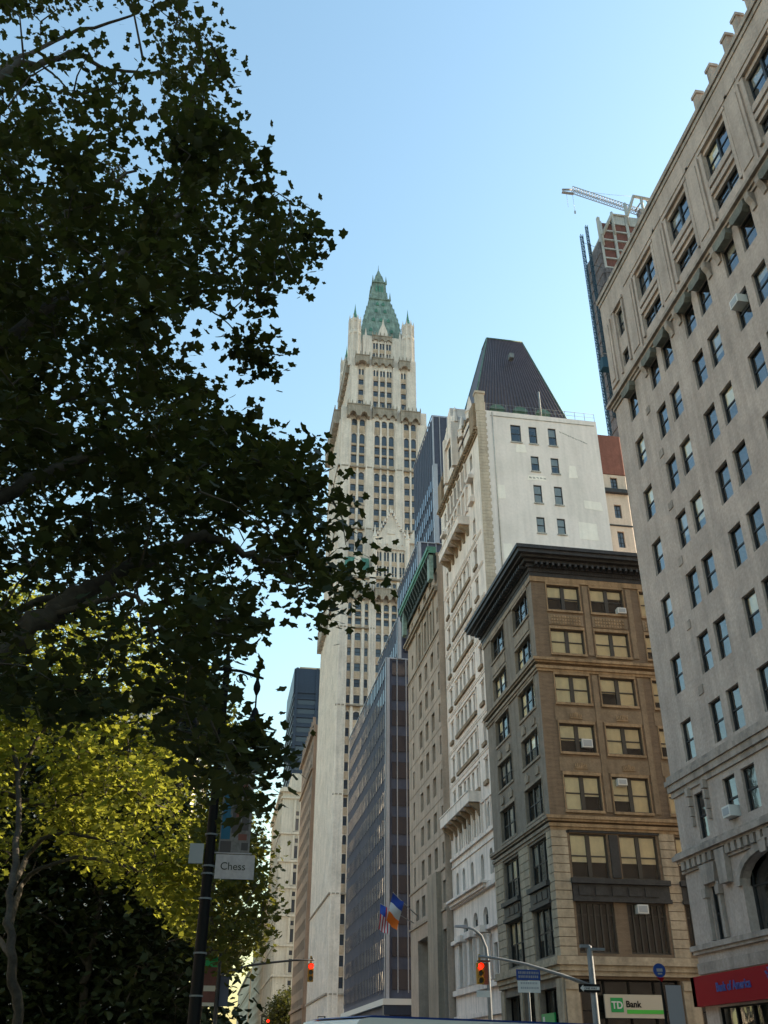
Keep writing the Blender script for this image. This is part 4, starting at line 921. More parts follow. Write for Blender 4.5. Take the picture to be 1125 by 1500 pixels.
mb = MB(); wall(mb, n_, -60, -9, 0, 78, hs, .4); shell(mb, -60, -9, 250, 280, 0, 78, 0, 'N'); mb.build('wall', ['far_stone', 'inside'], pw)
pk = thing('reflection_blocker_tower', (-9, 330, 0), 'taller grey stone tower hidden by leaves, added to darken the curtain wall reflections', 'building')  # added so the glass building mirrors something darker than sky
e = FR('N', 330); hs = [(-39+3*i, -37.6+3*i, 10+3.7*k, 12+3.7*k) for i in range(10) for k in range(26)]
mb = MB(); wall(mb, e, -40, -8.5, 0, 116, hs, .4); shell(mb, -40, -8.5, 330, 430, 0, 116, 0, 'N')
for i in range(24):
    for k in range(26): mb.box(-8.6, -8.38, 333+4*i, 335+4*i, 10+4*k, 12.4+4*k, 1)
mb.build('wall', ['far_stone', 'inside'], pk)
b = MB(); e.box(b, -40.5, -8.3, 0, .8, 113, 114.2); b.build('cornice', 'far_stone', pk)
for i, (y0, y1, h, x0, mt, lb) in enumerate(((-70, 10, 58, -118, 'far_tan', 'sunlit tan stone block across the park, unseen, added for warm bounce light'), (14, 96, 46, -124, 'far_stone', 'sunlit pale civic block across the park lawn, unseen, added for warm bounce light'), (100, 190, 64, -116, 'beige', 'tall sunlit beige block across the park, unseen, added for warm bounce light'), (194, 300, 52, -112, 'far_tan', 'sunlit tan block at the far corner of the park, unseen, added for warm bounce'))):
    t_ = thing('unseen_bounce_building', (x0, y0, 0), lb, 'building'); mb = MB()  # out of view, added to throw warm sunlight back onto the facades
    mb.box(x0-24, x0, y0, y1, 0, h)
    for a in range(int((y1-y0-4)/4.2)):
        for k in range(int((h-9)/3.9)): mb.box(x0-.3, x0+.01, y0+2.5+4.2*a, y0+4.3+4.2*a, 5+3.9*k, 7.3+3.9*k, 1)
    mb.build('wall', [mt, 'inside'], t_); b = MB(); b.box(x0-24.5, x0+.9, y0-.2, y1+.2, h-1.6, h-.6); b.box(x0+.003, x0+.5, y0, y1, 4.0, 4.5); b.build('cornice', mt, t_)
# beige and red block behind the white tower
rbk = thing('stucco_building', (40, 95, 0), 'beige stucco building with red brick top and black ledge, behind the white tower', 'building')
n_ = FR('N', 95.0); hs = [(44.9, 45.85, 65.0, 67.0-.3), (44.9, 45.85, 60.7, 62.65), (44.85, 45.75, 56.5, 58.8), (44.8, 45.7, 52, 54.2)]
mb = MB(); wall(mb, n_, 40, 46.95, 0, 67.1, hs, .25); mb.quad((46.95, 95, 0), (52, 97.5, 0), (52, 97.5, 67.1), (46.95, 95, 67.1)); mb.quad((40, 95, 67.1), (40, 110, 67.1), (52, 110, 67.1), (46.95, 95, 67.1)); mb.build('wall', ['beige', 'inside'], rbk)
windows(rbk, n_, hs, dict(st_w, id='rb', lights=2, rails=(.33, .66), mull=.06, fw=.06))
b = MB(); b.prism([(40, 94.9), (46.9, 94.9), (52, 97.4), (52, 110), (40, 110)], 'z', 67.15, 73.2); b.build('upper_wall', 'red_brick', rbk)
b = MB(); n_.box(b, 40, 47.1, 0, .5, 64.2, 64.75); n_.box(b, 40, 47.0, 0, .15, 59.5, 59.65); b.build('ledge', 'iron', rbk)

# ================================================================== tower under construction
ct = thing('unfinished_tower', (93, 190, 0), 'unfinished concrete tower wrapped in grey netting and red boards, with open frame at top', 'skyscraper')
b = MB(); shell(b, 97.6, 125, 190.5, 200.5, 0, 216); b.build('frame_wall', 'concrete', ct)
b = MB(); b.box(96.6, 97.3, 189.6, 200.5, 0, 217); b.box(97.31, 101.8, 189.1, 189.6, 0, 206)
for z in range(20, 216, 4): b.box(96.4, 97.35, 189.5, 200.7, z, z+.25)
for z in range(20, 206, 4): b.box(97.0, 101.9, 188.95, 189.09, z, z+.2)
for y in (191.5, 194, 196.4, 199): b.box(96.75, 96.89, y, y+.2, 20, 217.5)
b.build('netting', 'net', ct)
b = MB(); c = MB()
for k in range(36):
    z = 90+3.9*k
    if z > 226: break
    for i in range(4): b.box(97.9+i*4.6, 102.2+i*4.6, 190.1+.0, 190.4, z+.5, z+3.5)
    c.box(97.6, 121, 189.7, 190.6, z-.25, z+.25)
for i in range(6): c.box(97.4+i*4.6, 98.2+i*4.6, 189.6, 190.6, 60, 230-(2 if i < 1 else 0))
c.box(102, 121, 189.8, 200, 226, 230)
b.build('board_cladding', 'orange_net', ct); c.build('concrete_frame', 'concrete', ct)
b = MB()
for x, z in ((98.2, 226), (102.5, 231), (107.5, 236), (113.5, 240)):
    for y in (189.8, 199): b.tube([(x, y, z-10), (x, y, z)], .45, 6)
b.tube([(98.2, 189.8, 220), (102.5, 189.8, 230), (107.5, 189.8, 230), (111, 189.8, 240), (122, 189.8, 239)], .6, 6); b.tube([(98.2, 199, 220), (102.5, 199, 230), (107.5, 199, 230), (111, 199, 240), (122, 199, 239)], .6, 6)
b.build('open_frame', 'concrete', ct)
def lattice(b, p, q, w, n, r):
    p, q = Vector(p), Vector(q); d = (q-p).normalized(); a = d.cross(Vector((0, 1, 0)) if abs(d.y) < .9 else Vector((1, 0, 0))).normalized()*w; c = d.cross(a).normalized()*w
    cs = [a+c, a-c, -a-c, -a+c]
    for s in cs: b.tube([p+s, q+s], r, 4)
    for i in range(n):
        u, v = p+(q-p)*i/n, p+(q-p)*(i+1)/n
        for k in range(4): b.tube([u+cs[k], v+cs[(k+1) % 4]], r*.7, 4, caps=False)
hm = thing('hoist_mast', (91.6, 188, 0), 'thin blue lattice hoist mast running up beside the unfinished tower', 'hoist')
b = MB(); lattice(b, (90.6, 188, 0), (90.6, 188, 217), .34, 110, .11); lattice(b, (92.9, 188.6, 150), (92.9, 188.6, 222), .3, 40, .1)
for k in range(24): z = 30+8*k; b.tube([(90.6, 188, z), (96.6, 189.8, z+.3)], .07, 4)
b.build('mast', 'steel_blue', hm)
hc = thing('hoist_car', (92, 186, 164.5), 'dark hoist car stopped part way up the blue mast', 'hoist car')
b = MB(); b.box(90.2, 94.6, 185.2, 187.4, 164.4, 167.6); b.box(90.0, 94.8, 185.0, 187.45, 164.0, 164.4); b.build('cabin', 'steel_blue', hc)
b = MB()
for x in (90.3, 92.4, 94.5): b.tube([(x, 185.3, 167.6), (x, 185.3, 168.9)], .06, 4)
b.tube([(90.3, 185.3, 168.9), (94.5, 185.3, 168.9)], .06, 4); b.box(92.4, 93.8, 185.5, 187, 167.6, 168.6); b.build('railing', 'steel', hc)
cr = thing('tower_crane', (114, 192, 226), 'pale lattice crane with long boom over the unfinished tower', 'crane')
b = MB(); lattice(b, (114, 192, 235.4), (90.5, 190, 239.2), .75, 26, .13); b.tube([(90.5, 190, 239.2), (87.4, 190, 238.6)], .35, 5); b.box(87.2, 91, 189.6, 190.4, 237.2, 237.6); b.build('boom', 'steel', cr)
b = MB(); lattice(b, (114, 192, 226), (114, 192, 236), .9, 5, .2); b.tube([(112, 192, 236), (116, 192, 243), (119, 192, 236)], .3, 5); b.box(113, 119, 191, 193.5, 234.2, 236.2); b.build('mast', 'steel', cr)
b = MB(); b.tube([(116, 192, 243), (103, 191, 240.6), (88.8, 190, 239.2)], .06, 4); b.tube([(88.6, 190, 237.4), (88.6, 190, 231)], .05, 4); b.tube([(90.6, 190, 237.4), (90.6, 190, 229.6)], .05, 4); b.box(90.4, 90.8, 189.8, 190.2, 228.6, 229.6); b.build('cable', 'grey', cr)

# ================================================================== air conditioners in the windows
def aircon(fr, u, z, label, w=.62, h=.42, d=.5, grp=None):
    o = thing('air_conditioner', fr.p(u, .1, z), label, 'air conditioner', grp)
    b = MB(); fr.box(b, u-w/2, u+w/2, -.2, d-.25, z, z+h); b.build('casing', 'white', o)
    b = MB(); fr.box(b, u-w/2+.07, u+w/2-.07, d-.248, d-.235, z+.07, z+h-.07); b.build('grille', 'grey', o)
G_AC = 'air conditioners stuck in the windows'
aircon(fb, 26.5, 29.32, 'white air conditioner in the top floor window of the brown brick building', grp=G_AC)
aircon(fb, 22.95, 19.6, 'pale air conditioner in the fourth window row from the top of the brown building', .7, .55, .3, grp=G_AC)
aircon(fb, 24.95, 17.2, 'grey air conditioner at the head of a window just above the main brown ledge', grp=G_AC)
aircon(fb, 25.25, 9.6, 'air conditioner high in the dark barred window over the bank', .68, .5, grp=G_AC)
aircon(fe, 35.4, 10.25, 'boxy air conditioner on the low window sill of the grey limestone building', .62, .42, .6, grp=G_AC)
aircon(fe, 27.3, 29.9, 'air conditioner in an upper window of the grey limestone building, below the cornice', .62, .42, .55, grp=G_AC)
b = MB()
for u, z in ((36.9, 30.9), (36.3, 27.8), (36.3, 24.75), (36.6, 18.6), (36.5, 15.5), (36.3, 21.7)): fe.box(b, u-.42, u, .0, .04, z+.15, z+.55)
b.build('vent_grille', 'lime_trim', near)

# ================================================================== street lamp, signals and signs
lp = thing('street_lamp', (-.19, 16.5, 0), 'black ornate twin armed street lamp with iron scrolls, in front of the trees', 'street lamp')
LX, LY = -.19, 16.5
b = MB(); b.ring((LX, LY, 0), [(.26, 0), (.26, .35), (.2, .45), (.17, 1.0), (.13, 1.1), (.105, 1.3), (.085, 4.6), (.06, 7.9), (.09, 7.95), (.05, 8.05), (.02, 8.4)], 12, 0, True); b.build('pole', 'black', lp)
for s in (-1, 1):
    b = MB(); ax = LX+s*.62
    b.tube([(LX, LY, 7.93), (LX+s*.25, LY, 7.92), (ax-s*.08, LY, 7.84), (LX+s*.68, LY, 7.80)], [.028, .028, .035, .02], 8)
    b.tube([(LX+s*(.27+(.125-.009*k)*math.cos(k*.62)), LY, 7.76+(.125-.009*k)*math.sin(k*.62)) for k in range(12)], .011, 6)
    b.tube([(LX+s*(.46+(.045-.004*k)*math.cos(k*.7)), LY, 7.83+(.045-.004*k)*math.sin(k*.7)) for k in range(9)], .007, 5)
    b.ring((LX+s*.27, LY, 7.735), [(.005, 0), (.04, .02), (.04, .05), (.005, .075)], 8, 0, True)
    b.tube([(LX, LY, 7.3), (LX+s*.16, LY, 7.5), (LX+s*.16, LY, 7.72)], .012, 6)
    b.ring((ax-s*.05, LY, 7.82), [(.02, 0), (.045, .03), (.03, .1), (.05, .13), (.012, .2)], 8, 0, True)
    b.ring((ax-s*.05, LY, 7.46), [(.012, 0), (.03, .04), (.066, .13), (.066, .19), (.03, .3), (.03, .36)], 10, 0, True)
    b.tube([(ax-s*.05, LY, 7.47), (ax-s*.05, LY, 7.2)], .018, 6)
    arm = b.build('arm', 'black', lp)
    b = MB(); b.ring((ax-s*.05, LY, 6.62), [(.16, 0), (.2, .03), (.21, .08), (.15, .3), (.08, .48), (.06, .56), (.03, .62)], 14, 0, True); b.build('lamp_head', 'black', lp)
b = MB(); b.box(-.52, -.29, LY-.04, LY+.04, 4.55, 4.86); b.build('control_box', 'grey', lp)
b = MB()
for z in (4.5, 4.38, 4.0, 5.0, 3.2, 2.6): b.ring((LX, LY, z), [(.11, 0), (.11, .025)], 10)
b.build('strap', 'galv', lp)
bn = thing('banner', (.2, 16.5, 4.3), 'narrow grey and blue street banner with white lettered panel, on the black lamp post', 'banner')
fbn = FR('N', 16.5)
b = MB(); fbn.box(b, -.05, .46, -.01, .01, 4.72, 6.28); b.build('cloth', 'cloth_grey', bn)
b = MB()
for x0, x1, z0, z1 in ((-.03, .12, 4.95, 5.35), (-.02, .1, 5.35, 5.72), (.0, .08, 5.8, 6.05)): fbn.box(b, x0, x1, .012, .016, z0, z1)
b.build('blue_print', 'cloth_blue', bn)
b = MB()
for x0, x1, z0, z1 in ((.28, .36, 5.72, 5.9), (.26, .4, 4.94, 5.04), (.2, .26, 5.3, 5.5)): fbn.box(b, x0, x1, .012, .016, z0, z1)
b.build('orange_print', 'orange_net', bn)
b = MB()
for x0, x1, z0, z1 in ((.14, .28, 5.05, 5.6), (.3, .42, 5.1, 5.6), (-.03, .15, 4.74, 4.92), (.32, .43, 4.78, 4.9)): fbn.box(b, x0, x1, .011, .0135, z0, z1)
b.build('dark_print', 'cloth_dark', bn)
b = MB(); fbn.box(b, -.08, .56, .02, .05, 4.32, 4.70); b.tube([(LX, LY, 4.73), (.5, LY, 4.73)], .015, 6); b.tube([(LX, LY, 6.3), (.48, LY, 6.3)], .015, 6); b.build('white_panel', 'cloth_white', bn)
text('lettering', 'Chess', .17, 'dead_lamp', bn, fbn, .0, .053, 4.46, .003)
def hang_signal(name_loc, facing_lamp, label, n=3, back=False):
    x, y, z = name_loc
    o = thing('traffic_light', (x, y, z), label, 'traffic light', 'red traffic lights over the avenue')
    k_ = .76; z += .2
    b = MB(); b.box(x-.17*k_, x+.17*k_, y-.02, y+.2, z, z+1.05*k_); b.box(x-.04, x+.04, y+.02, y+.12, z+1.05*k_, z+1.12); b.build('housing', 'yellow', o)
    for i in range(3):
        zc = z+(.87-.35*i)*k_; rr = .125*k_
        b = MB(); pts = [(x+rr*math.cos(2*math.pi*k/16), zc+rr*math.sin(2*math.pi*k/16)) for k in range(16)]; b.prism(pts, 'y', y-.045, y-.022); b.build('lens', 'red_lamp' if i == 0 else 'dead_lamp', o)
        b = MB(); rr = .155*k_; a = [(x+rr*math.cos(math.pi*(k/10*1.3-.15)), zc+rr*math.sin(math.pi*(k/10*1.3-.15))) for k in range(11)]
        for p, q in zip(a[:-1], a[1:]): b.hexa([(p[0], y-.22, p[1]), (q[0], y-.22, q[1]), (q[0], y-.02, q[1]), (p[0], y-.02, p[1]), (p[0], y-.22, p[1]+.012), (q[0], y-.22, q[1]+.012), (q[0], y-.02, q[1]+.012), (p[0], y-.02, p[1]+.012)])
        b.build('visor', 'yellow', o)
    return o
hang_signal((4.75, 50, 4.95), 1, 'yellow traffic light showing red, hanging from the dark curved arm')
hang_signal((11.05, 42, 4.42), 1, 'yellow traffic light showing red above a small white plate')
mp = thing('signal_post', (-.4, 50, 0), 'dark signal post with long curved arm reaching out from the park trees', 'signal post')
b = MB(); b.ring((-.4, 50, 0), [(.16, 0), (.12, 1), (.09, 5.6), (.02, 5.7)], 10, 0, True); b.build('pole', 'iron', mp)
b = MB(); b.tube([(-.4, 50, 4.8), (.7, 50, 5.45), (1.8, 50, 5.8), (2.9, 50, 5.95), (3.9, 50, 6.06), (4.9, 50, 6.1)], [.07, .065, .055, .05, .045, .04], 8); b.tube([(4.8, 50, 6.1), (4.8, 50, 6.2)], .05, 6); b.build('arm', 'iron', mp)
mp = thing('signal_post', (15.9, 42, 0), 'grey signal post with long sloping arm, before the bank corner', 'signal post')
b = MB(); b.ring((15.9, 42, 0), [(.2, 0), (.16, .8), (.12, 6.0), (.1, 6.15), (.02, 6.2)], 10, 0, True); b.build('pole', 'galv', mp)
b = MB(); b.tube([(15.9, 42, 4.6), (14.6, 42, 5.0), (13, 42, 5.4), (11.9, 42, 5.58), (11.0, 42, 5.66)], [.08, .07, .06, .055, .05], 8); b.build('arm', 'galv', mp)
b = MB(); b.box(15.5, 15.85, 41.9, 42.1, 6.08, 6.2); b.box(15.9, 16.55, 41.9, 42.1, 5.98, 6.08); b.build('bracket', 'galv', mp)
b = MB(); b.box(10.85, 11.42, 41.97, 42, 4.14, 4.38); b.build('plate', 'white', mp)
b = MB(); b.box(11.22, 11.42, 42.1, 42.4, 4.62, 5.42); b.box(11.0, 11.5, 41.99, 42.3, 5.46, 5.52); b.build('side_signal', 'orange_net', mp)
ow = thing('one_way_sign', (15.6, 41.8, 4.4), 'black one way sign with white arrow on the grey signal post', 'sign')
fo = FR('N', 41.83); b = MB(); fo.box(b, 15.2, 16.15, 0, .02, 4.36, 4.68); b.build('plate', 'black', ow)
b = MB(); fo.slab(b, [(15.26, 4.52), (15.4, 4.65), (15.4, 4.58), (16.1, 4.58), (16.1, 4.46), (15.4, 4.46), (15.4, 4.39)], .022, .028); b.build('arrow', 'white', ow)
text('lettering', 'ONE WAY', .12, 'black', ow, fo, 15.44, .03, 4.478, .002, .002)
cb = thing('street_lamp', (12.2, 45, 0), 'grey street lamp with long curved arm below the white marble tower', 'street lamp')
b = MB(); b.tube([(12.2, 45, 0), (12.2, 45, 5.6), (12.15, 45, 6.3), (11.95, 45, 6.8), (11.6, 45, 7.05), (11.2, 45, 7.14)], [.11, .085, .07, .06, .055, .05], 10); b.build('pole', 'galv', cb)
b = MB(); b.hexa([(10.72, 44.9, 7.12), (11.3, 44.86, 7.08), (11.3, 45.14, 7.08), (10.72, 45.1, 7.12), (10.76, 44.93, 7.2), (11.3, 44.9, 7.22), (11.3, 45.1, 7.22), (10.76, 45.07, 7.2)]); b.build('lamp_head', 'steel', cb)
ss = thing('street_sign', (12.45, 40, 0), 'blue plate over white plate on a thin grey post before the bank corner', 'sign')
b = MB(); b.ring((12.45, 40, 0), [(.05, 0), (.05, 5.05)], 8); b.build('post', 'galv', ss)
fs = FR('N', 39.93); b = MB(); fs.box(b, 11.97, 12.95, 0, .02, 4.64, 5.02); b.build('blue_plate', 'blue_sign', ss); b = MB(); fs.box(b, 12.0, 12.92, 0, .02, 4.2, 4.62); b.build('white_plate', 'white', ss)
r_ = random.Random(9); b = MB(); c = MB()
for z in (4.86, 4.72):
    x = 12.05
    while x < 12.85: w = r_.uniform(.03, .07); fs.box(b, x, x+w, .022, .026, z, z+.09); x += w+.025
b.build('letter_row', 'steel', ss)
for z in (4.5, 4.33):
    x = 12.12
    while x < 12.8: w = r_.uniform(.03, .07); fs.box(c, x, x+w, .022, .026, z, z+.07); x += w+.025
c.build('small_print', 'grey', ss)
bp = thing('bus_stop_sign', (15.8, 35, 0), 'round blue bus stop sign on a dark pole in front of the bank window', 'sign')
b = MB(); b.ring((15.8, 35, 0), [(.06, 0), (.045, 4.3), (.03, 4.55)], 8); b.build('pole', 'black', bp)
fs = FR('N', 34.93); b = MB(); fs.slab(b, [(15.75+.23*math.cos(2*math.pi*k/24), 4.66+.23*math.sin(2*math.pi*k/24)) for k in range(24)], 0, .03); b.build('disc', 'blue_sign', bp)
b = MB(); fs.box(b, 15.64, 15.86, .032, .04, 4.62, 4.72); fs.box(b, 15.67, 15.83, .032, .04, 4.53, 4.58); b.build('emblem', 'steel', bp)
b = MB(); fs.slab(b, [(15.6, 4.44), (15.92, 4.44), (15.79, 4.3)], .0, .028); b.build('red_tip', 'red_sign', bp)
b = MB(); b.box(15.93, 16.5, 34.97, 35.0, 2.6, 4.2); b.build('route_panel', 'steel', bp)
# a farther banner post and two small red signals
q = thing('banner_post', (.27, 34, 0), 'slim post with red and green banner and dark banner, behind the black lamp', 'banner post')
b = MB(); b.ring((.27, 34, 0), [(.1, 0), (.06, 4.8), (.02, 4.9)], 8); b.tube([(-.2, 34, 4.72), (.27, 34, 4.72)], .02, 5); b.build('pole', 'iron', q)
b = MB(); b.box(-.19, .2, 33.98, 34.0, 4.42, 4.72); b.build('green_band', 'green_sign', q)
b = MB(); b.box(-.19, .2, 33.98, 34.0, 3.3, 4.418); b.build('red_banner', 'orange_net', q)
b = MB(); b.box(-.18, .19, 33.96, 33.978, 3.72, 3.88); b.box(-.18, .19, 33.96, 33.978, 3.3, 3.4); b.build('pale_band', 'cream_sign', q)
b = MB(); b.box(.33, .62, 33.98, 34.0, 3.3, 4.15); b.build('dark_banner', 'span', q)
for x, lb in ((6.25, 'tiny distant red traffic light below the tan blocks'), (11.4, 'tiny distant red traffic light below the gothic skyscraper')):
    o = hang_signal((x, 110, 4.75), 1, lb)
for x, lb in ((5.6, 'distant thin signal post below the tan blocks'), (12.1, 'distant thin signal post below the gothic skyscraper')):
    o = thing('signal_post', (x, 110, 0), lb, 'signal post'); b = MB(); b.ring((x, 110, 0), [(.12, 0), (.08, 6.1)], 8); s = .65 if x < 8 else -.7; b.tube([(x, 110, 6.05), (x+s, 110, 6.05)], .05, 6); b.build('pole', 'iron', o)

# flags on the tan building
def flag(p0, d, cols, label, w, h, seed):
    o = thing('flag', p0, label, 'flag'); p0 = Vector(p0); d = Vector(d); p1 = p0+d
    b = MB(); b.tube([p0, p1], [.05, .03], 6); b.ring(p1, [(.01, -.05), (.07, 0), (.01, .07)], 8, 0, True); b.build('staff', 'steel', o)
    a = d.normalized(); dn = Vector((0, 0, -1)); n = len(cols)
    for i, c in enumerate(cols):
        b = MB(); K = 8; J = 5; vs = []
        for j in range(J+1):
            for k in range(K+1):
                f = i/n+(j/J)/n; g = k/K
                pt = p1-a*(f*w)+dn*(g*h)+Vector((0, .18*math.sin(g*7+f*3+seed)+.1*math.sin(f*9), 0))+a*(-.25*g*f)
                vs.append(pt)
        b.add(vs, [[j*(K+1)+k, j*(K+1)+k+1, (j+1)*(K+1)+k+1, (j+1)*(K+1)+k] for j in range(J) for k in range(K)], 0, True); b.build('stripe', c, o)
    return o
FLAG_B = plain('flag blue', (.02, .06, .33), .7); M['fb'] = FLAG_B; M['fw'] = plain('flag white', (.6, .6, .62), .7); M['fo'] = plain('flag orange', (.85, .18, .02), .7); M['fr'] = plain('flag red', (.45, .03, .05), .7)
# city tricolour hangs with its bands across the fall; national flag has a blue canton and stripes
def hung_flag(p0, p1, label, bands, w, h, seed, canton=False, slant=(0, 0, 0)):
    o = thing('flag', p0, label, 'flag', 'flags on the tan building'); p0, p1 = Vector(p0), Vector(p1); a = (p1-p0).normalized()
    b = MB(); b.tube([p0, p1], [.05, .03], 6); b.ring(p1, [(.01, -.05), (.07, 0), (.01, .07)], 8, 0, True); b.build('staff', 'steel', o)
    sl = Vector(slant)
    def P(f, g): return p1-a*(f*w)+Vector((0, 0, -h*g))+sl*g+Vector((0, .16*math.sin(g*6+f*4+seed), .05*math.sin(f*8+seed)))
    n = len(bands)
    for i, c in enumerate(bands):
        b = MB(); K = 8; J = 4
        vs = [P(k/K, (i+j/J)/n) if not canton else P((i+j/J)/n, k/K) for j in range(J+1) for k in range(K+1)]
        b.add(vs, [[j*(K+1)+k, j*(K+1)+k+1, (j+1)*(K+1)+k+1, (j+1)*(K+1)+k] for j in range(J) for k in range(K)], 0, True); b.build('stripe', c, o)
    if canton:
        b = MB(); K = 6; vs = [P(.5*j/K-.01, .42*k/K-.01)+Vector((0, -.03, 0)) for j in range(K+1) for k in range(K+1)]
        b.add(vs, [[j*(K+1)+k, j*(K+1)+k+1, (j+1)*(K+1)+k+1, (j+1)*(K+1)+k] for j in range(K) for k in range(K)], 0, True); b.build('canton', 'fb', o)
hung_flag((19.95, 99.5, 14.6), (17.3, 98.5, 16.6), 'blue white and orange flag on an angled staff, the nearer of two', ['fb', 'fw', 'fo'], 1.5, 2.6, 0, slant=(-.7, 0, 0))
hung_flag((19.95, 101.5, 14.2), (16.5, 101.2, 15.9), 'striped red and white flag with blue canton, behind the tricolour flag', ['fr', 'fw']*4, 1.2, 2.4, 1.3, True, slant=(-.2, 0, 0))

# the bus
bu = thing('city_bus', (8, 28.4, 0), 'white city bus with blue roof edge, crossing in front of the glass building', 'bus')
D = Vector((.891, .454, 0)); NN = Vector((-.454, .891, 0)); B0 = Vector((3.3, 26, 0))
def bp_(t, n, z): return B0+D*t+NN*n+Vector((0, 0, z))
def bus_prism(pts, n0, n1, mat, name):
    b = MB(); k = len(pts); vs = [bp_(t, n0, z) for t, z in pts]+[bp_(t, n1, z) for t, z in pts]
    b.add(vs, [list(range(k)), list(range(k, 2*k))[::-1]]+[[i, (i+1) % k, k+(i+1) % k, k+i] for i in range(k)]); return b.build(name, mat, bu)
bus_prism([(.1, .35), (12, .35), (12, 2.5), (.35, 2.5), (.12, 2.2), (.0, 1.2)], 0, 2.55, 'bus_white', 'body')
bus_prism([(.35, 2.503), (12, 2.503), (12, 2.68), (11.9, 2.74), (.8, 2.74), (.5, 2.68)], -.02, 2.57, 'bus_white', 'roof')
bus_prism([(.62, 2.745), (11.9, 2.745), (11.8, 2.79), (.9, 2.79)], .0, 2.4, 'blue_sign', 'roof_edge')
bus_prism([(.5, 1.15), (11.8, 1.15), (11.8, 2.46), (.5, 2.46)], -.03, -.004, 'curtain', 'window_band')
bus_prism([(.1, .8), (11.9, .8), (11.9, 1.05), (.1, 1.05)], -.03, -.004, 'blue_sign', 'stripe')
for t in (2.6, 9.2):
    for n in (.12, 2.43):
        b = MB(); b.tube([bp_(t, n-.14, .48), bp_(t, n+.14, .48)], .48, 20); b.build('wheel', 'black', bu)
b = MB()
for n in (.35, 2.2): b.tube([bp_(-.05, n, .75), bp_(.12, n, .75)], .12, 10); b.build('headlight', 'steel', bu); b = MB()
bus_prism([(-.02, 1.1), (.02, 1.1), (.14, 2.3), (.1, 2.3)], .15, 2.4, 'curtain', 'windscreen')

# ================================================================== trees
def star(n=5):
    pts = []
    for a, r in ((90, 1.0), (66, .66), (40, .96), (10, .62), (-16, .8), (-46, .55), (-90, .3), (-134, .55), (-164, .8), (170, .62), (140, .96), (114, .66)):
        pts.append((r*math.cos(math.radians(a)), r*math.sin(math.radians(a))+.25, .12*abs(math.cos(math.radians(a)))*r))
    return np.array([(0, .2, 0)]+pts)
STAR = star(); STAR_F = np.array([(0, i, i % 12+1) for i in range(1, 13)])
OVAL = np.array([(0, -.5, 0), (.5, -.1, .1), (.32, .6, .05), (0, 1, 0), (-.32, .6, .05), (-.5, -.1, .1)]); OVAL_F = np.array([(0, 1, 2), (0, 2, 3), (0, 3, 4), (0, 4, 5)])
def leaves(name, P, size, mat, parent, tmpl='star', up=.55):
    n = len(P); T, Fc = (STAR, STAR_F) if tmpl == 'star' else (OVAL, OVAL_F)
    nrm = RNG.normal(size=(n, 3)); nrm /= np.linalg.norm(nrm, axis=1, keepdims=True); nrm[:, 2] = np.abs(nrm[:, 2])+up; nrm /= np.linalg.norm(nrm, axis=1, keepdims=True)
    t = RNG.normal(size=(n, 3)); t[:, 2] -= .5; t -= (t*nrm).sum(1, keepdims=True)*nrm; t /= np.linalg.norm(t, axis=1, keepdims=True); s = np.cross(t, nrm)
    sc = size*RNG.uniform(.55, 1.2, n)[:, None, None]
    V = (s[:, None, :]*T[None, :, 0:1]+t[:, None, :]*T[None, :, 1:2]+nrm[:, None, :]*T[None, :, 2:3])*sc+P[:, None, :]
    k = len(T); Fs = (Fc[None]+(np.arange(n)*k)[:, None, None]).reshape(-1, 3); V = V.reshape(-1, 3)
    me = bpy.data.meshes.new(name); me.vertices.add(len(V)); me.vertices.foreach_set('co', V.ravel().astype('f')); me.loops.add(Fs.size); me.loops.foreach_set('vertex_index', Fs.ravel().astype('i'))
    me.polygons.add(len(Fs)); me.polygons.foreach_set('loop_start', np.arange(0, Fs.size, 3, dtype='i')); me.polygons.foreach_set('loop_total', np.full(len(Fs), 3, dtype='i')); me.update(calc_edges=True); me.validate()
    me.materials.append(M[mat]); return link(name, me, parent)
def inside(poly, u, v):
    c = False; j = len(poly)-1
    for i in range(len(poly)):
        (xi, yi), (xj, yj) = poly[i], poly[j]
        if (yi > v) != (yj > v) and u < (xj-xi)*(v-yi)/(yj-yi)+xi: c = not c
        j = i
    return c
def smooth_path(pts, n=6):
    pts = [Vector(p) for p in pts]; out = []
    for i in range(len(pts)-1):
        p0, p1, p2, p3 = pts[max(i-1, 0)], pts[i], pts[i+1], pts[min(i+2, len(pts)-1)]
        for k in range(n):
            t = k/n; out.append(.5*((2*p1)+(p2-p0)*t+(2*p0-5*p1+4*p2-p3)*t*t+(3*p1-p0-3*p2+p3)*t**3))
    return out+[pts[-1]]
from mathutils import kdtree, noise
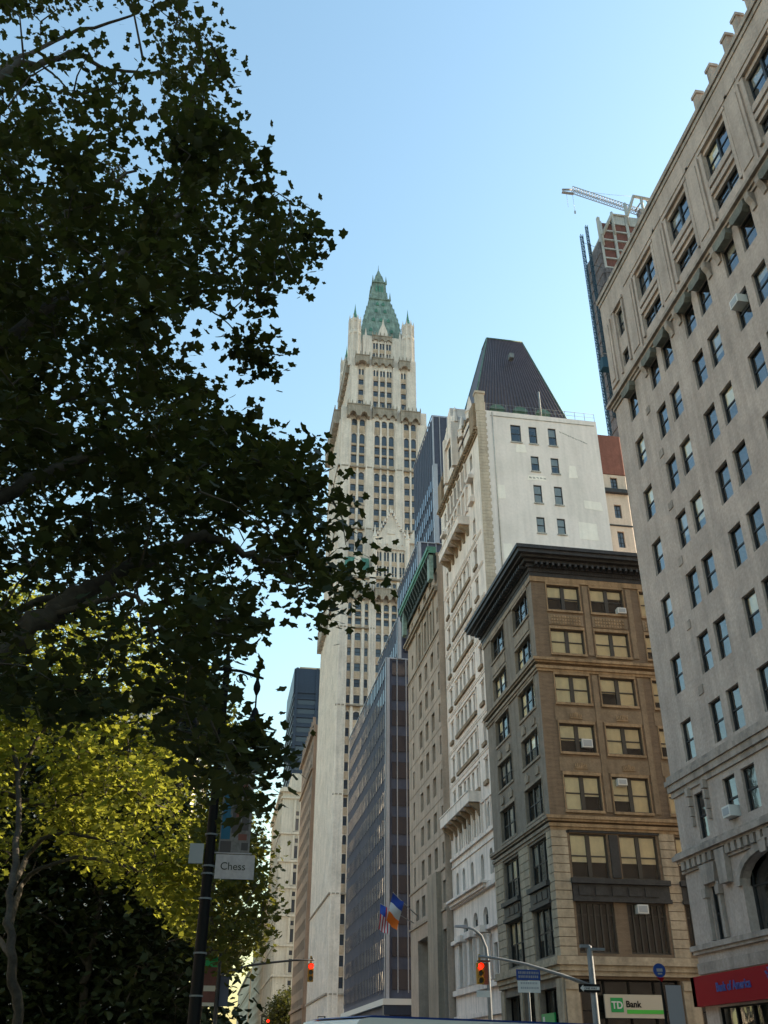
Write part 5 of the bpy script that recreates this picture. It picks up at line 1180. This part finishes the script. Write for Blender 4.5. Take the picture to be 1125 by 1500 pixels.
def tree(name, label, cat, trunk, limbs, polys, nclus, ydep, per, sig, size, mat, group=None, tmpl='star', holes=(), clump=None, seed=1, twig=.012, maxlen=99, gap=.42, thin=None, extra=()):
    "trunk/limbs: point lists with radii; crown: leaf clusters through the volume seen in the outline polys between depths ydep, each carried on its own twig"
    rg = random.Random(seed); o = thing(name, trunk[0][0], label, cat, group)
    b = MB(); nodes = []
    for pts, r0, r1 in [trunk]+limbs:
        sp = smooth_path(pts, 7); k = len(sp)
        for i, p in enumerate(sp):
            if 0 < i < k-1: sp[i] = p+Vector((rg.gauss(0, 1), rg.gauss(0, 1), rg.gauss(0, 1)))*r0*.18
        b.tube(sp, [r0+(r1-r0)*(i/(k-1))**.8 for i in range(k)], 8); nodes += [(p, r0+(r1-r0)*i/(k-1)) for i, p in enumerate(sp)][(k//3 if (pts, r0, r1) == trunk else 2):]
    b.build('trunk', 'bark', o)
    cl = []; xs = [p[0] for q in polys for p in q]; ys = [p[1] for q in polys for p in q]; tries = 0
    while len(cl) < nclus and tries < nclus*60:
        tries += 1; u, v = rg.uniform(min(xs), max(xs)), rg.uniform(min(ys), max(ys))
        if not any(inside(q, u, v) for q in polys): continue
        if any(((u-h[0])/h[2])**2+((v-h[1])/h[3])**2 < 1 for h in holes): continue
        y = rg.uniform(*ydep); p = at(u, v, y)
        if p.z < .6: continue
        if thin and rg.random() < thin(u, v): continue
        if noise.noise(p*(clump or .9))*.5+.5 < gap: continue
        cl.append(p)
    cl += [at(*e) for e in extra]; allp = []
    for p, r in nodes: allp.append(p)
    # attach nearest first
    base = kdtree.KDTree(len(nodes))
    for i, (p, r) in enumerate(nodes): base.insert(p, i)
    base.balance(); cl.sort(key=lambda p: base.find(p)[2])
    b = MB(); cur = np.array([tuple(p) for p in allp]); buf = list(cur)
    for ci, p in enumerate(cl):
        A = np.array(buf); d = ((A-np.array(p))**2).sum(1); j = int(d.argmin()); q = Vector(buf[j]); L = (p-q).length
        if L > maxlen: continue
        mid = q.lerp(p, .5)+Vector((rg.gauss(0, .1), rg.gauss(0, .1), .12))*L
        path = [q, q.lerp(mid, .55), mid, mid.lerp(p, .6), p]; r = twig*min(1.6, .5+L)
        b.tube(path, [r, r*.8, r*.65, r*.5, r*.35], 4, caps=False); buf += [tuple(mid), tuple(p), tuple(mid.lerp(p, .6))]
    tw = b.build('branch', 'twig', o)
    P = []
    for p in cl:
        m_ = max(3, int(rg.gauss(per, per*.3))); s = sig*rg.uniform(.7, 1.3)
        P.append(np.array(p)[None]+RNG.normal(size=(m_, 3))*np.array([s, s, s*.75]))
    leaves('crown', np.concatenate(P), size, mat, o, tmpl); return o

G_T = 'trees along the edge of the park'
NP = [[(-260, -160), (275, -160), (285, 5), (280, 30), (325, 75), (325, 100), (352, 130), (330, 165), (315, 185), (345, 205), (395, 243), (390, 262), (428, 272), (420, 298), (450, 305), (470, 335), (458, 358), (425, 375), (455, 402), (420, 425), (398, 445), (365, 448), (330, 432), (285, 435), (262, 465), (270, 505), (285, 552), (335, 590), (352, 618), (385, 636), (415, 660), (448, 668), (442, 700), (462, 706), (488, 725), (482, 760), (500, 775), (508, 800), (498, 830), (522, 852), (524, 872), (490, 878), (488, 905), (470, 928), (455, 925), (440, 895), (412, 862), (385, 830), (350, 822), (340, 850), (362, 880), (376, 908), (358, 950), (338, 985), (318, 1000), (322, 1060), (300, 1120), (250, 1090), (180, 1050), (90, 1040), (0, 1050), (-260, 1080)],
      [(350, 1075), (374, 1075), (382, 1105), (350, 1112)], [(350, 485), (378, 503), (393, 515), (388, 538), (372, 545), (352, 515)], [(338, 1035), (360, 1050), (372, 1090), (392, 1105), (372, 1118), (345, 1075)], [(345, 1120), (378, 1150), (385, 1180), (372, 1200), (350, 1170)]]
NT = Vector((-6.4, 8.2, 0))
trunk = ([NT, (-6.3, 8.2, 2.6), (-6.15, 8.3, 5.2), (-5.9, 8.5, 8), (-5.5, 8.8, 11), (-5.0, 9.2, 14.5)], .34, .09)
limbs = [([(-6.25, 8.25, 3.6), at(-150, 1040, 8), at(0, 950, 8.2), at(70, 898, 8.4), at(140, 858, 8.7), at(220, 815, 9), at(300, 790, 9.2), at(380, 815, 9.4), at(430, 850, 9.5)],   .17, .025),
         ([(-6.0, 8.4, 6.0), at(-100, 760, 8.2), at(60, 700, 8.6), at(180, 650, 9), at(300, 640, 9.3), at(400, 690, 9.4)], .11, .015),
         ([(-5.95, 8.45, 7.5), at(-120, 560, 8.4), at(40, 470, 8.8), at(150, 395, 9.2), at(240, 330, 9.5), at(320, 285, 9.6), at(400, 330, 9.7)], .11, .015),
         ([(-5.7, 8.6, 9.5), at(-120, 300, 8.8), at(0, 115, 9), at(60, 92, 9.2), at(110, 80, 9.4), at(160, 100, 9.5), at(250, 110, 9.8)], .10, .015),
         ([at(60, 95, 9.2), at(90, 120, 9.3), at(110, 150, 9.4)], .02, .008),
         ([(-5.4, 8.9, 11.5), at(-100, 60, 9.4), at(80, -40, 9.8), at(220, -40, 10)], .09, .015),
         ([at(60, 905, 8.4), at(130, 885, 8.2), at(190, 870, 8.1), at(215, 900, 8.0), at(225, 960, 8)], .04, .012),
         ([at(300, 450, 9.5), at(330, 470, 9.5), at(355, 500, 9.5), at(375, 525, 9.5)], .012, .005)]
tree('plane_tree', 'huge dark plane tree with big lobed leaves against the sky, overhanging the lamp', 'tree', trunk, limbs, NP, 1050, (6.6, 12.5), 33, .165, .076, 'leaf', clump=.75, gap=.46, seed=4, thin=lambda u, v: 1 if u > 308 and 945 < v < 1072 else .8 if v > 830 and u < 210 and v < 985 else .45 if v > 900 and u < 290 else .55 if v < 300 and u < 240 else .2 if u < 250 else 0, extra=[(u, v, y) for u, v in ((364, 1082), (370, 1092), (352, 1098), (376, 1104)) for y in (9, 9.6)]+[(385, 515, 9.5), (377, 528, 9.5), (368, 507, 9.5), (391, 530, 9.5), (383, 543, 9.5), (352, 492, 9.5), (372, 518, 9.6)],
     holes=[(372, 1000, 66, 44), (215, 205, 32, 42), (105, 118, 30, 22), (20, 45, 30, 22), (35, 775, 40, 16), (135, 20, 25, 20), (300, 475, 18, 20), (190, 600, 18, 22), (230, 660, 16, 16), (340, 560, 20, 18), (60, 960, 40, 20), (20, 930, 22, 18), (350, 835, 20, 12)])
BP = [[(-260, 120), (60, 140), (180, 250), (260, 300), (280, 400), (225, 460), (245, 560), (310, 620), (370, 690), (380, 780), (300, 830), (325, 930), (290, 990), (290, 1080), (200, 1040), (60, 1050), (-260, 1080)]]
tree('plane_tree', 'dense dark plane tree standing just behind the one with the big lobed leaves', 'tree', ([(-11, 16, 0), (-10.6, 16, 4), (-10.2, 16.2, 9), (-9.6, 16.4, 15), (-9, 16.5, 21)], .4, .1),
     [([(-10.5, 16, 5), at(-100, 960, 15.5), at(60, 880, 15.5), at(200, 860, 16)], .16, .03), ([(-10.3, 16.1, 8), at(-100, 700, 16), at(60, 600, 16), at(200, 560, 16)], .15, .03), ([(-10, 16.2, 12), at(-100, 420, 16), at(60, 330, 16.5), at(200, 250, 16.5)], .14, .03), ([(-9.5, 16.4, 16), at(-60, 150, 16), at(80, 60, 17), at(200, 20, 17)], .12, .03)],
     BP, 760, (13.5, 19), 26, .24, .08, 'leaf', G_T, clump=.6, gap=.5, seed=23, twig=.016, thin=lambda u, v: 1 if u > 300 and v > 930 else .5 if v > 880 else 0, holes=[(215, 205, 30, 40), (105, 118, 26, 20), (35, 775, 40, 16), (60, 960, 40, 20), (20, 930, 22, 18), (120, 640, 30, 40), (110, 740, 30, 30), (150, 930, 40, 25)])
# trees of the park that the low sun reaches through the side street
def limb(y, *uv): return [at(u, v, y+dy) for u, v, dy in uv]
LP = [[(-160, 800), (60, 860), (200, 930), (290, 980), (320, 1060), (318, 1150), (310, 1250), (302, 1330), (292, 1378), (262, 1352), (235, 1322), (190, 1295), (130, 1262), (60, 1252), (0, 1275), (-160, 1300)]]
tree('plane_tree', 'sunlit yellow green plane tree glowing under the dark branches', 'tree', ([at(32, 1590, 34), at(28, 1500, 34), at(15, 1400, 34), at(16, 1310, 34.5), at(28, 1200, 37), at(20, 1080, 40)], .2, .09),
     [(limb(41, (14, 1360, -6), (30, 1300, -.5), (60, 1272, -1), (130, 1256, -1.5), (200, 1275, -2)), .13, .05), (limb(41, (18, 1300, -6), (40, 1255, -.5), (70, 1225, -1), (110, 1222, -1.5), (170, 1235, -2), (220, 1250, -2.5)), .13, .03),
      (limb(41, (-80, 1180, 0), (0, 1162, 0), (70, 1182, -1), (110, 1165, -1.5), (170, 1150, -2), (230, 1180, -2.5)), .14, .03), (limb(41, (22, 1150, 0), (70, 1060, 1), (130, 1020, 2), (220, 1040, 3)), .1, .03), (limb(41, (16, 1400, -7), (-40, 1330, 2), (-120, 1290, 3)), .1, .04)],
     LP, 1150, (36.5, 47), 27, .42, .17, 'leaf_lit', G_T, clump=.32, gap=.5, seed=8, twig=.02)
RP = [[(285, 985), (330, 1040), (345, 1110), (375, 1190), (388, 1260), (385, 1300), (398, 1335), (388, 1375), (360, 1400), (330, 1425), (310, 1400), (300, 1340), (300, 1200), (280, 1100)]]
tree('plane_tree', 'slimmer half shaded plane tree just behind the black lamp post', 'tree', ([at(275, 1600, 36), at(285, 1500, 36), at(300, 1400, 36), at(310, 1280, 36), at(312, 1130, 36)], .2, .08), [(limb(36, (300, 1400, 0), (330, 1370, 0), (360, 1350, 1), (385, 1350, 1)), .07, .02), (limb(36, (308, 1290, 0), (340, 1250, 0), (370, 1240, 0)), .06, .02)],
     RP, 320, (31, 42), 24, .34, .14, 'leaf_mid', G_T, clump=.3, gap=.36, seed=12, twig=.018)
DP = [[(-180, 1010), (100, 1030), (250, 1080), (285, 1250), (310, 1400), (322, 1470), (318, 1545), (-180, 1560)]]
tree('shade_tree', 'deep shaded tree filling the dark corner under the sunlit branches', 'tree', ([at(115, 1590, 58), at(120, 1500, 58), at(128, 1420, 58), at(140, 1360, 58), at(150, 1300, 58)], .3, .12), [(limb(58, (120, 1480, 0), (160, 1430, 0), (200, 1410, 1)), .12, .04), (limb(58, (130, 1420, 0), (90, 1360, 0), (40, 1330, 0)), .12, .04)],
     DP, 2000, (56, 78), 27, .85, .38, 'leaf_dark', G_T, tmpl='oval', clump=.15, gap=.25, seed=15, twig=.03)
SP = [[(392, 1512), (398, 1475), (408, 1458), (422, 1452), (432, 1470), (434, 1512)]]
tree('churchyard_tree', 'small round green tree at the foot of the pale granite building', 'tree', ([at(413, 1548, 270), at(413, 1500, 270), at(414, 1475, 270)], .4, .15), [(limb(270, (413, 1500, 0), (422, 1475, 1)), .2, .08)], SP, 170, (262, 278), 26, 1.0, .55, 'leaf', tmpl='oval', clump=.1, gap=.1, seed=18, twig=.06)
# park trees added out of view to shade the lower facades
for i, (tx, ty, h) in enumerate(((-15, -8, 17), (-17, 9, 19), (-19, 26, 18))):
    t_ = thing('unseen_shade_tree', (tx, ty, 0), ('tall dense park tree beside the avenue, unseen, added for shade', 'tall dense park tree with wide crown amid the lawn, unseen, added for shade', 'tall dense park tree farthest along the lawn, unseen, added for shade')[i], 'tree', G_T)
    b = MB(); b.tube([(tx, ty, 0), (tx+.3, ty, 4), (tx, ty+.3, 9), (tx+.2, ty, h-4)], [.4, .32, .24, .1], 8); b.build('trunk', 'bark', t_)
    n_ = 2600; q = RNG.normal(size=(n_, 3)); q /= np.linalg.norm(q, axis=1, keepdims=True); q *= RNG.uniform(.35, 1, (n_, 1))**.5
    leaves('crown', q*np.array([6.5, 7.5, h*.36])+np.array([tx, ty, h*.62]), .42, 'leaf_dark', t_, 'oval')
bpy.context.view_layer.update()
